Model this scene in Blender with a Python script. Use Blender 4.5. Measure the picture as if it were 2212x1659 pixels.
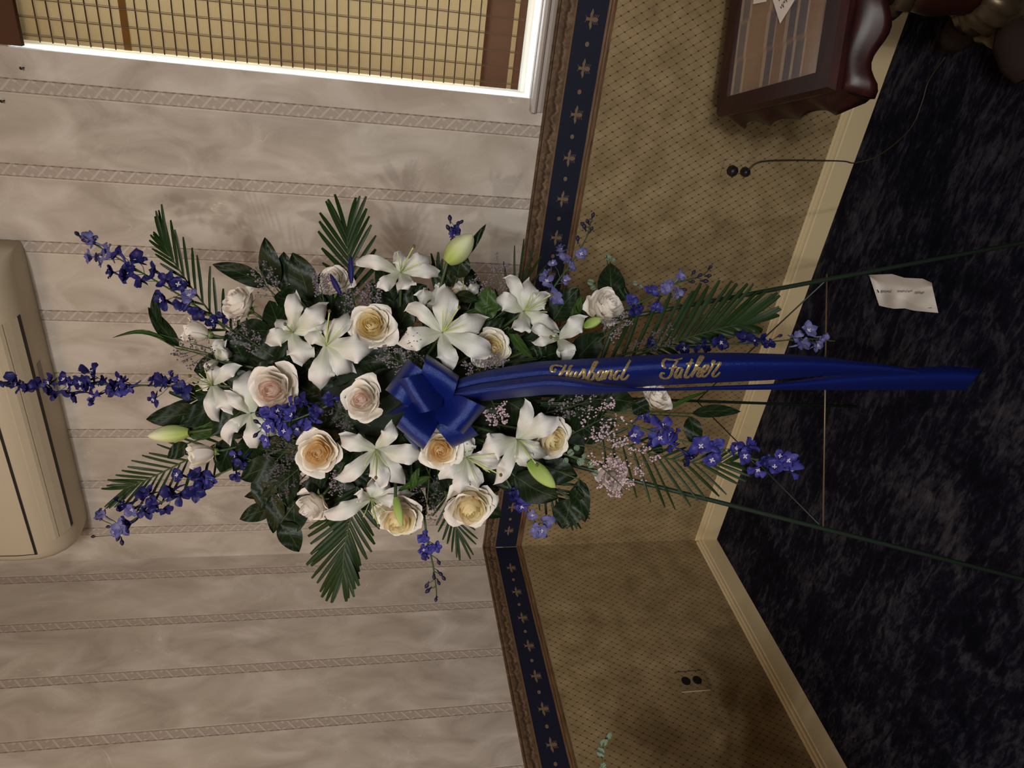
import bpy, math, random
from mathutils import Vector, Matrix, noise
rnd = random.Random(7)
scene = bpy.context.scene
COL = scene.collection
for o in list(bpy.data.objects):
    bpy.data.objects.remove(o, do_unlink=True)

# ---------------------------------------------------------------- camera
XR = Vector((0.12256160, -0.17029138, -0.97774204)).normalized()   # picture right = room down
YD = Vector((-0.84668659, -0.53192089, -0.01348998)).normalized()  # picture down = room left
FW = XR.cross(YD).normalized()
YD = FW.cross(XR).normalized()
CAM = Vector((2.12427691, -2.13635465, 1.55))
F = 1569.73
cd = bpy.data.cameras.new('camera')
cam = bpy.data.objects.new('camera', cd)
COL.objects.link(cam)
cd.sensor_fit = 'HORIZONTAL'
cd.sensor_width = 36.0
cd.lens = F / 2212.0 * 36.0
cd.clip_start = 0.02
cam.matrix_world = Matrix(((XR.x, -YD.x, -FW.x, CAM.x), (XR.y, -YD.y, -FW.y, CAM.y),
                           (XR.z, -YD.z, -FW.z, CAM.z), (0, 0, 0, 1)))
scene.camera = cam

# ---------------------------------------------------------------- world, lamps, exposure
w = bpy.data.worlds.new('sky')
scene.world = w
w.use_nodes = True
bg = w.node_tree.nodes['Background']
bg.inputs[0].default_value = (0.80, 0.92, 1.0, 1)
bg.inputs[1].default_value = 9.0

def lamp(name, loc, watts, col, r):
    l = bpy.data.lights.new(name, 'POINT')
    l.energy = watts
    l.color = col
    l.shadow_soft_size = r
    o = bpy.data.objects.new(name, l)
    o.location = loc
    COL.objects.link(o)
def spot(name, loc, aim, watts, col, r, deg, blend):
    l = bpy.data.lights.new(name, 'SPOT')
    l.energy = watts
    l.color = col
    l.shadow_soft_size = r
    l.spot_size = math.radians(deg)
    l.spot_blend = blend
    o = bpy.data.objects.new(name, l)
    o.location = loc
    o.rotation_euler = (Vector(aim) - Vector(loc)).to_track_quat('-Z', 'Y').to_euler()
    COL.objects.link(o)
spot('ceiling_spotlight', (2.20, -4.95, 2.58), (1.15, -0.4, 1.35), 112, (1.0, 0.95, 0.89), 0.035, 64, 1.0)
spot('ceiling_spotlight', (3.10, -4.75, 2.60), (1.15, -0.4, 1.35), 86, (1.0, 0.95, 0.89), 0.035, 64, 1.0)
spot('soft_fill_spot', (3.0, -4.15, 2.35), (0.6, -0.55, 1.15), 325, (1.0, 0.98, 0.95), 0.40, 68, 1.0)  # added soft fill light; no such fixture is seen
lamp('ceiling_light', (1.0, -2.0, 2.88), 16, (1.0, 0.56, 0.26), 0.15)

vs = scene.view_settings
vs.view_transform = 'Standard'
vs.look = 'None'
vs.exposure = 0.0
vs.gamma = 1.0
vs.use_curve_mapping = False

# ---------------------------------------------------------------- helpers
def at(x, y, d):
    """point seen at picture position (x, y), d metres along the view axis"""
    return CAM + d * ((x - 1106) / F * XR + (y - 829.5) / F * YD + FW)

def face(fx, fy):
    """unit direction leaning (fx, fy) in the picture and otherwise towards the viewer"""
    q = fx * fx + fy * fy
    if q > 0.97:
        k = math.sqrt(0.97 / q)
        fx *= k; fy *= k; q = 0.97
    return (fx * XR + fy * YD - math.sqrt(1 - q) * FW).normalized()

def frame(z, roll=0.0):
    z = z.normalized()
    x = (XR - z * XR.dot(z))
    if x.length < 0.05:
        x = (YD - z * YD.dot(z))
    x.normalize()
    y = z.cross(x)
    x, y = x * math.cos(roll) + y * math.sin(roll), y * math.cos(roll) - x * math.sin(roll)
    return x, y, z

ORG = {}
def root(name, loc, label, cat, group=None):
    o = bpy.data.objects.new(name, None)
    o.location = loc
    o.empty_display_size = 0.02
    o['label'] = label
    o['category'] = cat
    if group:
        o['group'] = group
    COL.objects.link(o)
    ORG[o.name] = Vector(loc)
    return o

def mk(name, V, Fc, mat, parent=None, uv=None, smooth=True, kind=None, label=None, cat=None, group=None, me=None):
    """link ONE mesh object; V is in room coordinates"""
    off = ORG[parent.name] if parent is not None else Vector((0, 0, 0))
    if me is None:
        me = bpy.data.meshes.new(name)
        me.from_pydata([tuple(Vector(v) - off) for v in V], [], Fc)
        if uv:
            L = me.uv_layers.new(name='UV')
            flat = []
            for l in me.loops:
                flat += uv[l.vertex_index]
            L.data.foreach_set('uv', flat)
        if smooth:
            me.polygons.foreach_set('use_smooth', [True] * len(me.polygons))
        for m in (mat if isinstance(mat, (list, tuple)) else [mat]):
            me.materials.append(m)
    o = bpy.data.objects.new(name, me)
    COL.objects.link(o)
    if parent is not None:
        o.parent = parent
    ORG[o.name] = off
    if kind: o['kind'] = kind
    if label: o['label'] = label
    if cat: o['category'] = cat
    if group: o['group'] = group
    return o

def grid(fn, nu, nv):
    V = []; U = []
    for j in range(nv + 1):
        for i in range(nu + 1):
            V.append(fn(i / nu, j / nv))
            U.append((i / nu, j / nv))
    Fc = []
    for j in range(nv):
        for i in range(nu):
            a = j * (nu + 1) + i
            Fc.append((a, a + 1, a + nu + 2, a + nu + 1))
    return V, Fc, U

class MB:
    def __init__(s): s.V = []; s.F = []
    def add(s, V, Fc):
        n = len(s.V)
        s.V += [Vector(v) for v in V]
        s.F += [tuple(i + n for i in f) for f in Fc]
        return s
    def box(s, x0, x1, y0, y1, z0, z1, M=None):
        V = [Vector((x, y, z)) for x in (x0, x1) for y in (y0, y1) for z in (z0, z1)]
        if M is not None:
            V = [M @ v for v in V]
        return s.add(V, [(0, 1, 3, 2), (4, 6, 7, 5), (0, 4, 5, 1), (2, 3, 7, 6), (0, 2, 6, 4), (1, 5, 7, 3)])
    def tube(s, P, r, n=6, caps=True):
        P = [Vector(p) for p in P]
        if not isinstance(r, (list, tuple)): r = [r] * len(P)
        V = []; Fc = []
        T0 = (P[1] - P[0]).normalized()
        a = T0.orthogonal().normalized()
        for k, p in enumerate(P):
            T = (P[min(k + 1, len(P) - 1)] - P[max(k - 1, 0)]).normalized()
            a = (a - T * a.dot(T))
            a = a.normalized() if a.length > 1e-6 else T.orthogonal().normalized()
            b = T.cross(a)
            for i in range(n):
                th = 2 * math.pi * i / n
                V.append(p + (a * math.cos(th) + b * math.sin(th)) * r[k])
        for k in range(len(P) - 1):
            for i in range(n):
                j = (i + 1) % n
                Fc.append((k * n + i, k * n + j, (k + 1) * n + j, (k + 1) * n + i))
        if caps:
            Fc.append(tuple(range(n - 1, -1, -1)))
            Fc.append(tuple(range((len(P) - 1) * n, len(P) * n)))
        return s.add(V, Fc)
    def lathe(s, prof, c, n=20, ax=(0, 0, 1), flute=0, fl_amp=0.0):
        c = Vector(c); z = Vector(ax).normalized()
        x = z.orthogonal().normalized(); y = z.cross(x)
        V = []; Fc = []
        for (r, h) in prof:
            for i in range(n):
                th = 2 * math.pi * i / n
                rr = r * (1 + fl_amp * math.cos(flute * th)) if flute else r
                V.append(c + z * h + (x * math.cos(th) + y * math.sin(th)) * rr)
        for k in range(len(prof) - 1):
            for i in range(n):
                j = (i + 1) % n
                Fc.append((k * n + i, k * n + j, (k + 1) * n + j, (k + 1) * n + i))
        Fc.append(tuple(range(n - 1, -1, -1)))
        Fc.append(tuple(range((len(prof) - 1) * n, len(prof) * n)))
        return s.add(V, Fc)
    def build(s, name, mat, parent=None, smooth=False, **k):
        return mk(name, s.V, s.F, mat, parent, smooth=smooth, **k)

def bez(P, t):
    a, b, c, d = P
    u = 1 - t
    return a * (u ** 3) + b * (3 * u * u * t) + c * (3 * u * t * t) + d * (t ** 3)

def crom(P, n=6):
    """smooth curve through 2-D or 3-D points"""
    P = [Vector(p) for p in P]
    out = []
    for i in range(len(P) - 1):
        p0 = P[max(i - 1, 0)]; p1 = P[i]; p2 = P[i + 1]; p3 = P[min(i + 2, len(P) - 1)]
        for k in range(n):
            t = k / n
            out.append(0.5 * ((2 * p1) + (p2 - p0) * t + (2 * p0 - 5 * p1 + 4 * p2 - p3) * t * t +
                              (3 * p1 - p0 - 3 * p2 + p3) * t ** 3))
    out.append(P[-1])
    return out

def lerp_tab(tab, x):
    if x <= tab[0][0]: return tab[0][1]
    for (a, va), (b, vb) in zip(tab, tab[1:]):
        if x <= b:
            return va + (vb - va) * (x - a) / (b - a)
    return tab[-1][1]

# ---------------------------------------------------------------- materials
def srgb(r, g, b):
    f = lambda c: ((c / 255 + 0.055) / 1.055) ** 2.4 if c > 10 else c / 255 / 12.92
    return (f(r), f(g), f(b), 1)

class N:
    """small node-tree writer"""
    def __init__(s, name):
        s.m = bpy.data.materials.new(name)
        s.m.use_nodes = True
        s.t = s.m.node_tree
        s.b = s.t.nodes['Principled BSDF']
        s.out = s.t.nodes['Material Output']
    def n(s, typ, **k):
        x = s.t.nodes.new(typ)
        for a, v in k.items(): setattr(x, a, v)
        return x
    def put(s, sock, v):
        if hasattr(v, 'is_output'): s.t.links.new(v, sock)
        else: sock.default_value = v
    def math(s, op, a, b=0.0, c=0.0, clamp=False):
        x = s.n('ShaderNodeMath', operation=op, use_clamp=clamp)
        s.put(x.inputs[0], a); s.put(x.inputs[1], b); s.put(x.inputs[2], c)
        return x.outputs[0]
    def mix(s, f, a, b, blend='MIX'):
        x = s.n('ShaderNodeMix', data_type='RGBA', blend_type=blend)
        s.put(x.inputs[0], f); s.put(x.inputs[6], a); s.put(x.inputs[7], b)
        return x.outputs[2]
    def ramp(s, f, stops):
        x = s.n('ShaderNodeValToRGB')
        e = x.color_ramp.elements
        while len(e) < len(stops): e.new(0.5)
        for q, (p, c) in zip(e, stops):
            q.position = p; q.color = c
        s.put(x.inputs[0], f)
        return x.outputs[0]
    def rng(s, f, a, b, lo=0.0, hi=1.0):
        x = s.n('ShaderNodeMapRange', interpolation_type='SMOOTHSTEP')
        s.put(x.inputs[0], f); s.put(x.inputs[1], a); s.put(x.inputs[2], b)
        x.inputs[3].default_value = lo; x.inputs[4].default_value = hi
        return x.outputs[0]
    def noise(s, vec, scale, detail=3.0, rough=0.5, dist=0.0, typ=None):
        x = s.n('ShaderNodeTexNoise')
        if vec is not None: s.put(x.inputs['Vector'], vec)
        x.inputs['Scale'].default_value = scale
        x.inputs['Detail'].default_value = detail
        x.inputs['Roughness'].default_value = rough
        x.inputs['Distortion'].default_value = dist
        return x.outputs[0]
    def scale(s, vec, sc):
        x = s.n('ShaderNodeMapping')
        s.put(x.inputs[0], vec)
        x.inputs['Scale'].default_value = sc
        return x.outputs[0]
    def pos(s):
        return s.n('ShaderNodeNewGeometry').outputs['Position']
    def obj(s):
        return s.n('ShaderNodeTexCoord').outputs['Object']
    def uv(s):
        return s.n('ShaderNodeTexCoord').outputs['UV']
    def xyz(s, v):
        x = s.n('ShaderNodeSeparateXYZ'); s.put(x.inputs[0], v)
        return x.outputs
    def bump(s, h, st=0.3, dist=0.01):
        x = s.n('ShaderNodeBump')
        x.inputs['Strength'].default_value = st
        x.inputs['Distance'].default_value = dist
        s.put(x.inputs['Height'], h)
        s.put(s.b.inputs['Normal'], x.outputs[0])
    def fin(s, col=None, rough=0.5, metal=0.0, spec=0.5):
        if col is not None: s.put(s.b.inputs['Base Color'], col)
        s.put(s.b.inputs['Roughness'], rough)
        s.b.inputs['Metallic'].default_value = metal
        s.b.inputs['Specular IOR Level'].default_value = spec
        return s.m
    def translucent(s, col, f):
        t = s.n('ShaderNodeBsdfTranslucent')
        s.put(t.inputs[0], col)
        m = s.n('ShaderNodeMixShader')
        s.put(m.inputs[0], f)
        s.t.links.new(s.b.outputs[0], m.inputs[1])
        s.t.links.new(t.outputs[0], m.inputs[2])
        s.t.links.new(m.outputs[0], s.out.inputs[0])
        return s.m

def plain(name, col, rough=0.5, metal=0.0, spec=0.5, nsc=0, namt=0.0):
    n = N(name)
    if nsc:
        f = n.noise(n.obj(), nsc, 3)
        n.fin(n.mix(f, tuple(c * (1 - namt) for c in col[:3]) + (1,), tuple(min(1, c * (1 + namt)) for c in col[:3]) + (1,)), rough, metal, spec)
    else:
        n.fin(col, rough, metal, spec)
    return n.m

def wall_mat(name, axis, sign, hi, period, width):
    """striped mottled paper above the border, lattice paper below it"""
    n = N(name)
    P = n.pos()
    X = n.xyz(P)
    p = X[axis] if sign > 0 else n.math('MULTIPLY', X[axis], -1.0)
    z = X[2]
    # marbled ground
    q = n.n('ShaderNodeMapping'); n.put(q.inputs[0], P)
    q.inputs['Rotation'].default_value = (0, 0.6, 0.6) if axis == 0 else (0.6, 0, 0.6)
    q.inputs['Scale'].default_value = (1.0, 1.0, 0.55)
    c1 = n.noise(q.outputs[0], 9.0, 5, 0.55, 0.8)
    c2 = n.noise(P, 2.2, 2, 0.5)
    g = n.ramp(c1, [(0.32, srgb(163, 151, 139)), (0.50, srgb(186, 175, 163)), (0.68, srgb(207, 198, 188))])
    g = n.mix(n.rng(c2, 0.35, 0.8, 0.0, 0.55), g, srgb(195, 182, 165))
    vn = n.noise(q.outputs[0], 5.5, 3, 0.6, 1.6)
    vein = n.math('ABSOLUTE', n.math('SUBTRACT', vn, 0.5))
    vm = n.math('MULTIPLY', n.rng(vein, 0.0, 0.006, 1.0, 0.0), n.rng(n.noise(P, 7.0, 2), 0.55, 0.68))
    g = n.mix(n.math('MULTIPLY', vm, 0.55), g, srgb(226, 216, 204))
    # stripe ornament
    a = n.math('SUBTRACT', hi, p)
    s = n.math('DIVIDE', n.math('MODULO', n.math('ADD', a, period * 40), period), width)   # 0..1 within the stripe
    ins = n.math('MULTIPLY', n.math('GREATER_THAN', s, 0.0), n.math('LESS_THAN', s, 1.0))
    tt = n.math('DIVIDE', z, 0.0434)
    fr = n.math('FRACT', tt)
    dg = n.math('FRACT', n.math('ADD', tt, n.math('MULTIPLY', s, -0.75)))
    bar = n.rng(n.math('ABSOLUTE', n.math('SUBTRACT', dg, 0.5)), 0.05, 0.13, 1.0, 0.0)
    dg2 = n.math('FRACT', n.math('ADD', tt, n.math('MULTIPLY', s, 0.9)))
    bar2 = n.math('MULTIPLY', n.rng(n.math('ABSOLUTE', n.math('SUBTRACT', dg2, 0.5)), 0.02, 0.08, 1.0, 0.0), 0.6)
    dx = n.math('MULTIPLY', n.math('SUBTRACT', s, 0.16), 0.8)
    dz = n.math('SUBTRACT', fr, 0.35)
    blob = n.rng(n.math('SQRT', n.math('ADD', n.math('MULTIPLY', dx, dx), n.math('MULTIPLY', dz, dz))), 0.08, 0.17, 1.0, 0.0)
    dx = n.math('MULTIPLY', n.math('SUBTRACT', s, 0.84), 0.8)
    dz = n.math('SUBTRACT', fr, 0.5)
    blob2 = n.rng(n.math('SQRT', n.math('ADD', n.math('MULTIPLY', dx, dx), n.math('MULTIPLY', dz, dz))), 0.06, 0.15, 1.0, 0.0)
    fine = n.noise(P, 260.0, 3, 0.6)
    hgt = n.math('MAXIMUM', n.math('MAXIMUM', bar, bar2), n.math('MAXIMUM', blob, blob2))
    hgt = n.math('MULTIPLY', hgt, n.math('MULTIPLY_ADD', fine, 0.9, 0.5))
    sc = n.mix(n.math('MULTIPLY', hgt, 0.7, clamp=True), srgb(171, 158, 146), srgb(198, 187, 176))
    e1 = n.rng(n.math('ABSOLUTE', n.math('SUBTRACT', s, 0.07)), 0.02, 0.06, 1.0, 0.0)
    e2 = n.rng(n.math('ABSOLUTE', n.math('SUBTRACT', s, 0.95)), 0.01, 0.045, 1.0, 0.0)
    dots = n.math('MULTIPLY_ADD', n.rng(n.math('ABSOLUTE', n.math('SUBTRACT', n.math('FRACT', n.math('MULTIPLY', tt, 2.0)), 0.5)), 0.1, 0.35, 1.0, 0.0), 0.4, 0.55)
    sc = n.mix(n.math('MULTIPLY', n.math('MAXIMUM', e1, e2), dots), sc, srgb(112, 94, 80))
    g = n.mix(ins, g, sc)
    o1 = n.rng(n.math('ABSOLUTE', n.math('SUBTRACT', s, 1.06)), 0.01, 0.05, 1.0, 0.0)
    g = n.mix(n.math('MULTIPLY', o1, 0.5), g, srgb(214, 200, 184))
    # lattice paper
    u = n.math('DIVIDE', p, 0.0256); v = n.math('DIVIDE', z, 0.0380)
    la = n.math('FRACT', n.math('ADD', n.math('ADD', u, v), 20.0)); lb = n.math('FRACT', n.math('ADD', n.math('SUBTRACT', u, v), 80.0))
    da = n.math('ABSOLUTE', n.math('SUBTRACT', la, 0.5)); db = n.math('ABSOLUTE', n.math('SUBTRACT', lb, 0.5))
    l1 = n.rng(da, 0.445, 0.492); l2 = n.rng(db, 0.455, 0.495)
    kn = n.math('MULTIPLY', n.rng(da, 0.36, 0.44), n.rng(db, 0.36, 0.44))
    m1 = n.noise(P, 11.0, 4, 0.6)
    m3 = n.noise(n.scale(P, (1, 1, 0.4)), 160.0, 2, 0.6)
    tan = n.ramp(m1, [(0.3, srgb(124, 106, 75)), (0.55, srgb(154, 134, 99)), (0.75, srgb(170, 152, 117))])
    tan = n.mix(n.math('MULTIPLY', m3, 0.35), tan, srgb(118, 98, 64))
    tan = n.mix(n.math('MULTIPLY', n.math('MAXIMUM', n.math('MULTIPLY', l1, 0.75), n.math('MULTIPLY', l2, 0.5)), n.math('MULTIPLY_ADD', m1, 0.5, 0.65)), tan, srgb(78, 58, 32))
    tan = n.mix(n.math('MULTIPLY', kn, 0.85), tan, srgb(58, 40, 20))
    up = n.math('GREATER_THAN', z, 0.95)
    col = n.mix(up, tan, g)
    n.bump(n.math('MULTIPLY', n.math('MULTIPLY', hgt, ins), up), 0.35, 0.002)
    n.fin(col, 0.62, 0, 0.25)
    return n.m

M = {}
M['wall_r'] = wall_mat('wallpaper_window_wall', 0, 1, 1.677, 0.2165, 0.036)
M['wall_l'] = wall_mat('wallpaper_side_wall', 1, -1, 0.101, 0.214, 0.034)
M['plaster'] = plain('plaster', srgb(196, 182, 162), 0.8)
M['ceil'] = plain('ceiling_paint', srgb(214, 206, 192), 0.9)
def carpet():
    n = N('carpet')
    P = n.pos()
    st = n.scale(P, (5.0, 15.0, 1.0))
    a = n.noise(st, 3.0, 4, 0.6, 0.8)
    b = n.noise(P, 4.2, 4, 0.6, 0.8)
    c = n.noise(n.scale(P, (1, 2.2, 1)), 50.0, 2, 0.7)
    f = n.math('ADD', n.math('MULTIPLY', a, 0.62), n.math('MULTIPLY', b, 0.62))
    f = n.math('ADD', f, n.math('MULTIPLY', n.math('SUBTRACT', c, 0.5), 0.28))
    col = n.ramp(f, [(0.50, srgb(7, 7, 17)), (0.62, srgb(20, 20, 33)), (0.74, srgb(52, 51, 60)), (0.9, srgb(78, 76, 80))])
    n.bump(n.noise(P, 380.0, 2), 0.6, 0.004)
    n.fin(col, 0.95, 0, 0.1)
    return n.m
M['carpet'] = carpet()
M['base'] = plain('baseboard_paint', srgb(208, 188, 148), 0.5, spec=0.4)
def brownmold():
    n = N('brown_printed_moulding')
    P = n.pos()
    X = n.xyz(P)
    q = n.math('ADD', X[0], X[1])
    k = n.math('DIVIDE', n.math('SUBTRACT', X[2], 0.982), 0.054)       # 0 bottom .. 1 top
    h = n.n('ShaderNodeCombineXYZ'); n.put(h.inputs[0], n.math('MULTIPLY', q, 30.0)); n.put(h.inputs[1], n.math('MULTIPLY', X[2], 22.0))
    a = n.noise(h.outputs[0], 1.2, 3, 0.6, 1.5)
    wq = n.n('ShaderNodeCombineXYZ'); n.put(wq.inputs[0], n.math('MULTIPLY', q, 34.0))
    wv = n.math('MULTIPLY_ADD', n.math('SUBTRACT', n.noise(wq.outputs[0], 1.0, 2, .6), .5), 0.9, 0.36)
    curl = n.rng(n.math('ABSOLUTE', n.math('SUBTRACT', k, wv)), 0.02, 0.10, 1.0, 0.0)
    col = n.ramp(a, [(0.3, srgb(70, 52, 38)), (0.6, srgb(104, 82, 62)), (0.8, srgb(128, 104, 80))])
    col = n.mix(n.math('MULTIPLY', curl, n.math('MULTIPLY_ADD', a, 1.2, -0.25, clamp=True)), col, srgb(146, 124, 100))
    d2 = n.rng(n.math('ABSOLUTE', n.math('SUBTRACT', k, n.math('ADD', wv, 0.16))), 0.03, 0.12, 1.0, 0.0)
    col = n.mix(n.math('MULTIPLY', d2, 0.6), col, srgb(52, 36, 26))
    e = n.rng(n.math('ABSOLUTE', n.math('SUBTRACT', k, 0.86)), 0.01, 0.04, 1.0, 0.0)
    col = n.mix(e, col, srgb(50, 34, 24))
    col = n.mix(n.rng(n.math('ABSOLUTE', n.math('SUBTRACT', k, 0.06)), 0.02, 0.06, 1.0, 0.0), col, srgb(138, 110, 82))
    n.fin(col, 0.55, 0, 0.3)
    return n.m
M['mold'] = brownmold()
def thinband():
    n = N('brown_printed_edge')
    P = n.pos(); X = n.xyz(P)
    a = n.noise(n.scale(P, (12, 12, 160)), 1.0, 3, 0.6, 0.4)
    n.fin(n.ramp(a, [(0.3, srgb(72, 48, 32)), (0.6, srgb(112, 84, 58)), (0.8, srgb(134, 106, 76))]), 0.55, 0, 0.3)
    return n.m
M['edge'] = thinband()
M['navy'] = plain('navy_border_print', srgb(23, 26, 45), 0.6, spec=0.25, nsc=40, namt=0.12)
M['bee'] = plain('tan_bee_print', srgb(116, 96, 76), 0.6, spec=0.2, nsc=250, namt=0.25)
M['white'] = plain('white_window_paint', srgb(236, 236, 232), 0.5)
M['stool'] = plain('grey_window_sill_paint', srgb(178, 166, 156), 0.5, nsc=14, namt=0.08)
M['ac'] = plain('ac_plastic', srgb(198, 186, 162), 0.45, spec=0.4)
M['dark'] = plain('dark_gap', srgb(26, 22, 20), 0.6)
M['stick'] = plain('ac_sticker', srgb(150, 140, 126), 0.6, nsc=220, namt=0.4)
M['mahog'] = None
def mahog():
    n = N('mahogany')
    P = n.obj()
    a = n.noise(n.scale(P, (3, 30, 30)), 1.4, 4, 0.6, 0.5)
    n.fin(n.ramp(a, [(0.3, srgb(26, 9, 9)), (0.6, srgb(50, 18, 17)), (0.8, srgb(70, 28, 24))]), 0.42, 0, 0.4)
    return n.m
M['mahog'] = mahog()
M['mahogc'] = plain('mahogany_column', srgb(46, 19, 11), 0.4, nsc=18, namt=0.3)
M['bronze'] = plain('worn_bronze_carving', srgb(92, 78, 60), 0.34, 0.6, nsc=60, namt=0.35)
M['bfoot'] = plain('dull_brown_foot', srgb(46, 36, 32), 0.9, spec=0.15)

# ---------------------------------------------------------------- the room
def box_obj(name, boxes, mat, parent=None, **k):
    b = MB()
    for q in boxes: b.box(*q)
    return b.build(name, mat, parent, **k)
XE, YE, ZC = 4.6, -6.0, 3.0
WX0, WX1, WZ0, WZ1, WT = 1.748, 2.74, 1.078, 2.40, 0.12
box_obj('floor', [(-0.12, XE + .12, YE - .12, 0.12, -0.08, 0.0)], M['carpet'], kind='structure')
box_obj('ceiling', [(-0.12, XE + .12, YE - .12, 0.12, ZC, ZC + .08)], M['ceil'], kind='structure')
box_obj('wall_right', [(-0.12, WX0, 0, WT, 0, ZC), (WX1, XE + .12, 0, WT, 0, ZC), (WX0, WX1, 0, WT, 0, WZ0), (WX0, WX1, 0, WT, WZ1, ZC)],
        M['wall_r'], kind='structure')
box_obj('wall_left', [(-0.12, 0, YE - .12, 0, 0, ZC)], M['wall_l'], kind='structure')
box_obj('wall_side', [(XE, XE + .12, YE - .12, 0, 0, ZC)], M['plaster'], kind='structure')
box_obj('wall_rear', [(0, XE, YE - .12, YE, 0, ZC)], M['plaster'], kind='structure')

def profile_run(name, prof, a, b, inward, mat, parent=None, **k):
    """sweep a (out, z) profile along a wall foot from a to b"""
    a = Vector(a); b = Vector(b); inward = Vector(inward)
    V = []
    for p in (a, b):
        for (o, z) in prof:
            V.append(p + inward * o + Vector((0, 0, z)))
    n = len(prof)
    Fc = [(i, (i + 1) % n, n + (i + 1) % n, n + i) for i in range(n)]
    Fc += [tuple(range(n - 1, -1, -1)), tuple(range(n, 2 * n))]
    return mk(name, V, Fc, mat, parent, smooth=False, **k)
bprof = [(0, 0), (0.014, 0), (0.014, 0.066), (0.010, 0.070), (0.012, 0.074), (0.012, 0.080), (0.006, 0.083), (0.007, 0.090), (0.003, 0.094), (0, 0.095)]
profile_run('baseboard_right', bprof, (0, 0, 0), (XE, 0, 0), (0, -1, 0), M['base'], kind='structure')
profile_run('baseboard_left', bprof, (0, YE, 0), (0, -0.0145, 0), (1, 0, 0), M['base'], kind='structure')

# border: moulding print, navy band with bees and dots, lower edge
def border(name, a, b, inward, along, spots):
    mp = [(0, .982), (.003, .982), (.006, .988), (.0055, 1.0), (.008, 1.012), (.008, 1.022), (.005, 1.027), (.006, 1.034), (0, 1.036)]
    t = profile_run(name, mp, a, b, inward, M['mold'], kind='structure')
    profile_run('navy_band', [(0, .895), (.0018, .895), (.0018, .982), (0, .982)], a, b, inward, M['navy'], t)
    profile_run('lower_edge', [(0, .873), (.004, .873), (.005, .880), (.003, .885), (.005, .889), (.003, .895), (0, .895)], a, b, inward, M['edge'], t)
    inward = Vector(inward); al = Vector(along); up = Vector((0, 0, 1))
    def flat(name, polys, c, me=None):
        if me is None:
            V = []; Fc = []
            for poly in polys:
                n = len(V); m = len(poly)
                V += [al * x + up * z for x, z in poly] + [al * x + up * z + inward * .0006 for x, z in poly]
                Fc += [tuple(range(n + m, n + 2 * m))] + [(n + i, n + (i + 1) % m, n + m + (i + 1) % m, n + m + i) for i in range(m)]
            me = bpy.data.meshes.new(name)
            me.from_pydata([tuple(v) for v in V], [], Fc)
            me.materials.append(M['bee'])
        o = mk(name, None, None, None, t, me=me)
        o.location = c + inward * .0018
        return me
    def ell(cx, cz, rx, rz, n=12, rot=0):
        out = []
        for i in range(n):
            th = 2 * math.pi * i / n
            x = rx * math.cos(th); z = rz * math.sin(th)
            out.append((cx + x * math.cos(rot) - z * math.sin(rot), cz + x * math.sin(rot) + z * math.cos(rot)))
        return out
    bee = [ell(0, .010, .0045, .0045), ell(0, .001, .005, .006), ell(0, -.011, .006, .009)]
    for s in (-1, 1):
        bee.append([(s * .003, .002), (s * .012, .0045), (s * .027, -.001), (s * .018, -.0045), (s * .004, -.003)])
        for k in (0, 1, 2):
            bee.append([(s * .005, -.004 - k * .006), (s * .0125, -.010 - k * .005), (s * .0123, -.0112 - k * .005), (s * .005, -.0055 - k * .006)])
        bee.append([(s * .003, .014), (s * .009, .017), (s * .009, .0160), (s * .003, .0125)])
    bm = dm = None
    for q in spots:
        bm = flat('bee_motif', bee, Vector(a) + al * q[0] + up * .938, bm)
        dm = flat('dot_motif', [ell(0, 0, .0068, .0058, 14)], Vector(a) + al * (q[0] + q[1]) + up * .938, dm)
border('trim_1', (0, 0, 0), (XE, 0, 0), (0, -1, 0), (1, 0, 0), [(1.967 - .1252 * k, .0626) for k in range(-3, 16)])
border('trim_2', (0, -0.0085, 0), (0, YE, 0), (1, 0, 0), (0, -1, 0), [(.1125 + .1247 * k, .0624) for k in range(0, 9)])

# window: jambs, sashes, panes, stool
win = bpy.data.objects.new('window_1', None); COL.objects.link(win); win['kind'] = 'structure'; ORG[win.name] = Vector((0, 0, 0))
j = .012
box_obj('jamb', [(WX0, WX0 + .001, 0.0, WT, WZ0, WZ1)], M['white'], win)
box_obj('jamb', [(WX1 - .001, WX1, 0.0, WT, WZ0, WZ1)], M['white'], win)
box_obj('sill_board', [(WX0 + .001, WX1 - .001, -0.002, WT, WZ0, WZ0 + .004)], M['white'], win)
sash = box_obj('sash_frame', [(WX0 + .001, WX0 + .035, .085, .115, WZ0 + .004, WZ1), (WX1 - .035, WX1 - .001, .085, .115, WZ0 + .004, WZ1),
                       (WX0 + .035, WX1 - .035, .085, .115, WZ0 + .004, WZ0 + .05), (WX0 + .035, WX1 - .035, .085, .115, WZ1 - .05, WZ1),
                       (WX0 + .035, WX1 - .035, .08, .118, 1.72, 1.76)], M['white'], win)
gl = N('window_glass')
tr = gl.n('ShaderNodeBsdfTransparent'); go = gl.n('ShaderNodeBsdfGlossy'); go.inputs['Roughness'].default_value = .02
ms = gl.n('ShaderNodeMixShader'); ms.inputs[0].default_value = .06
gl.t.links.new(tr.outputs[0], ms.inputs[1]); gl.t.links.new(go.outputs[0], ms.inputs[2]); gl.t.links.new(ms.outputs[0], gl.out.inputs[0])
M['glass'] = gl.m
box_obj('pane', [(WX0 + .035, WX1 - .035, .098, .102, WZ0 + .05, 1.72)], M['glass'], win)
box_obj('pane', [(WX0 + .035, WX1 - .035, .098, .102, 1.76, WZ1 - .05)], M['glass'], win)
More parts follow.
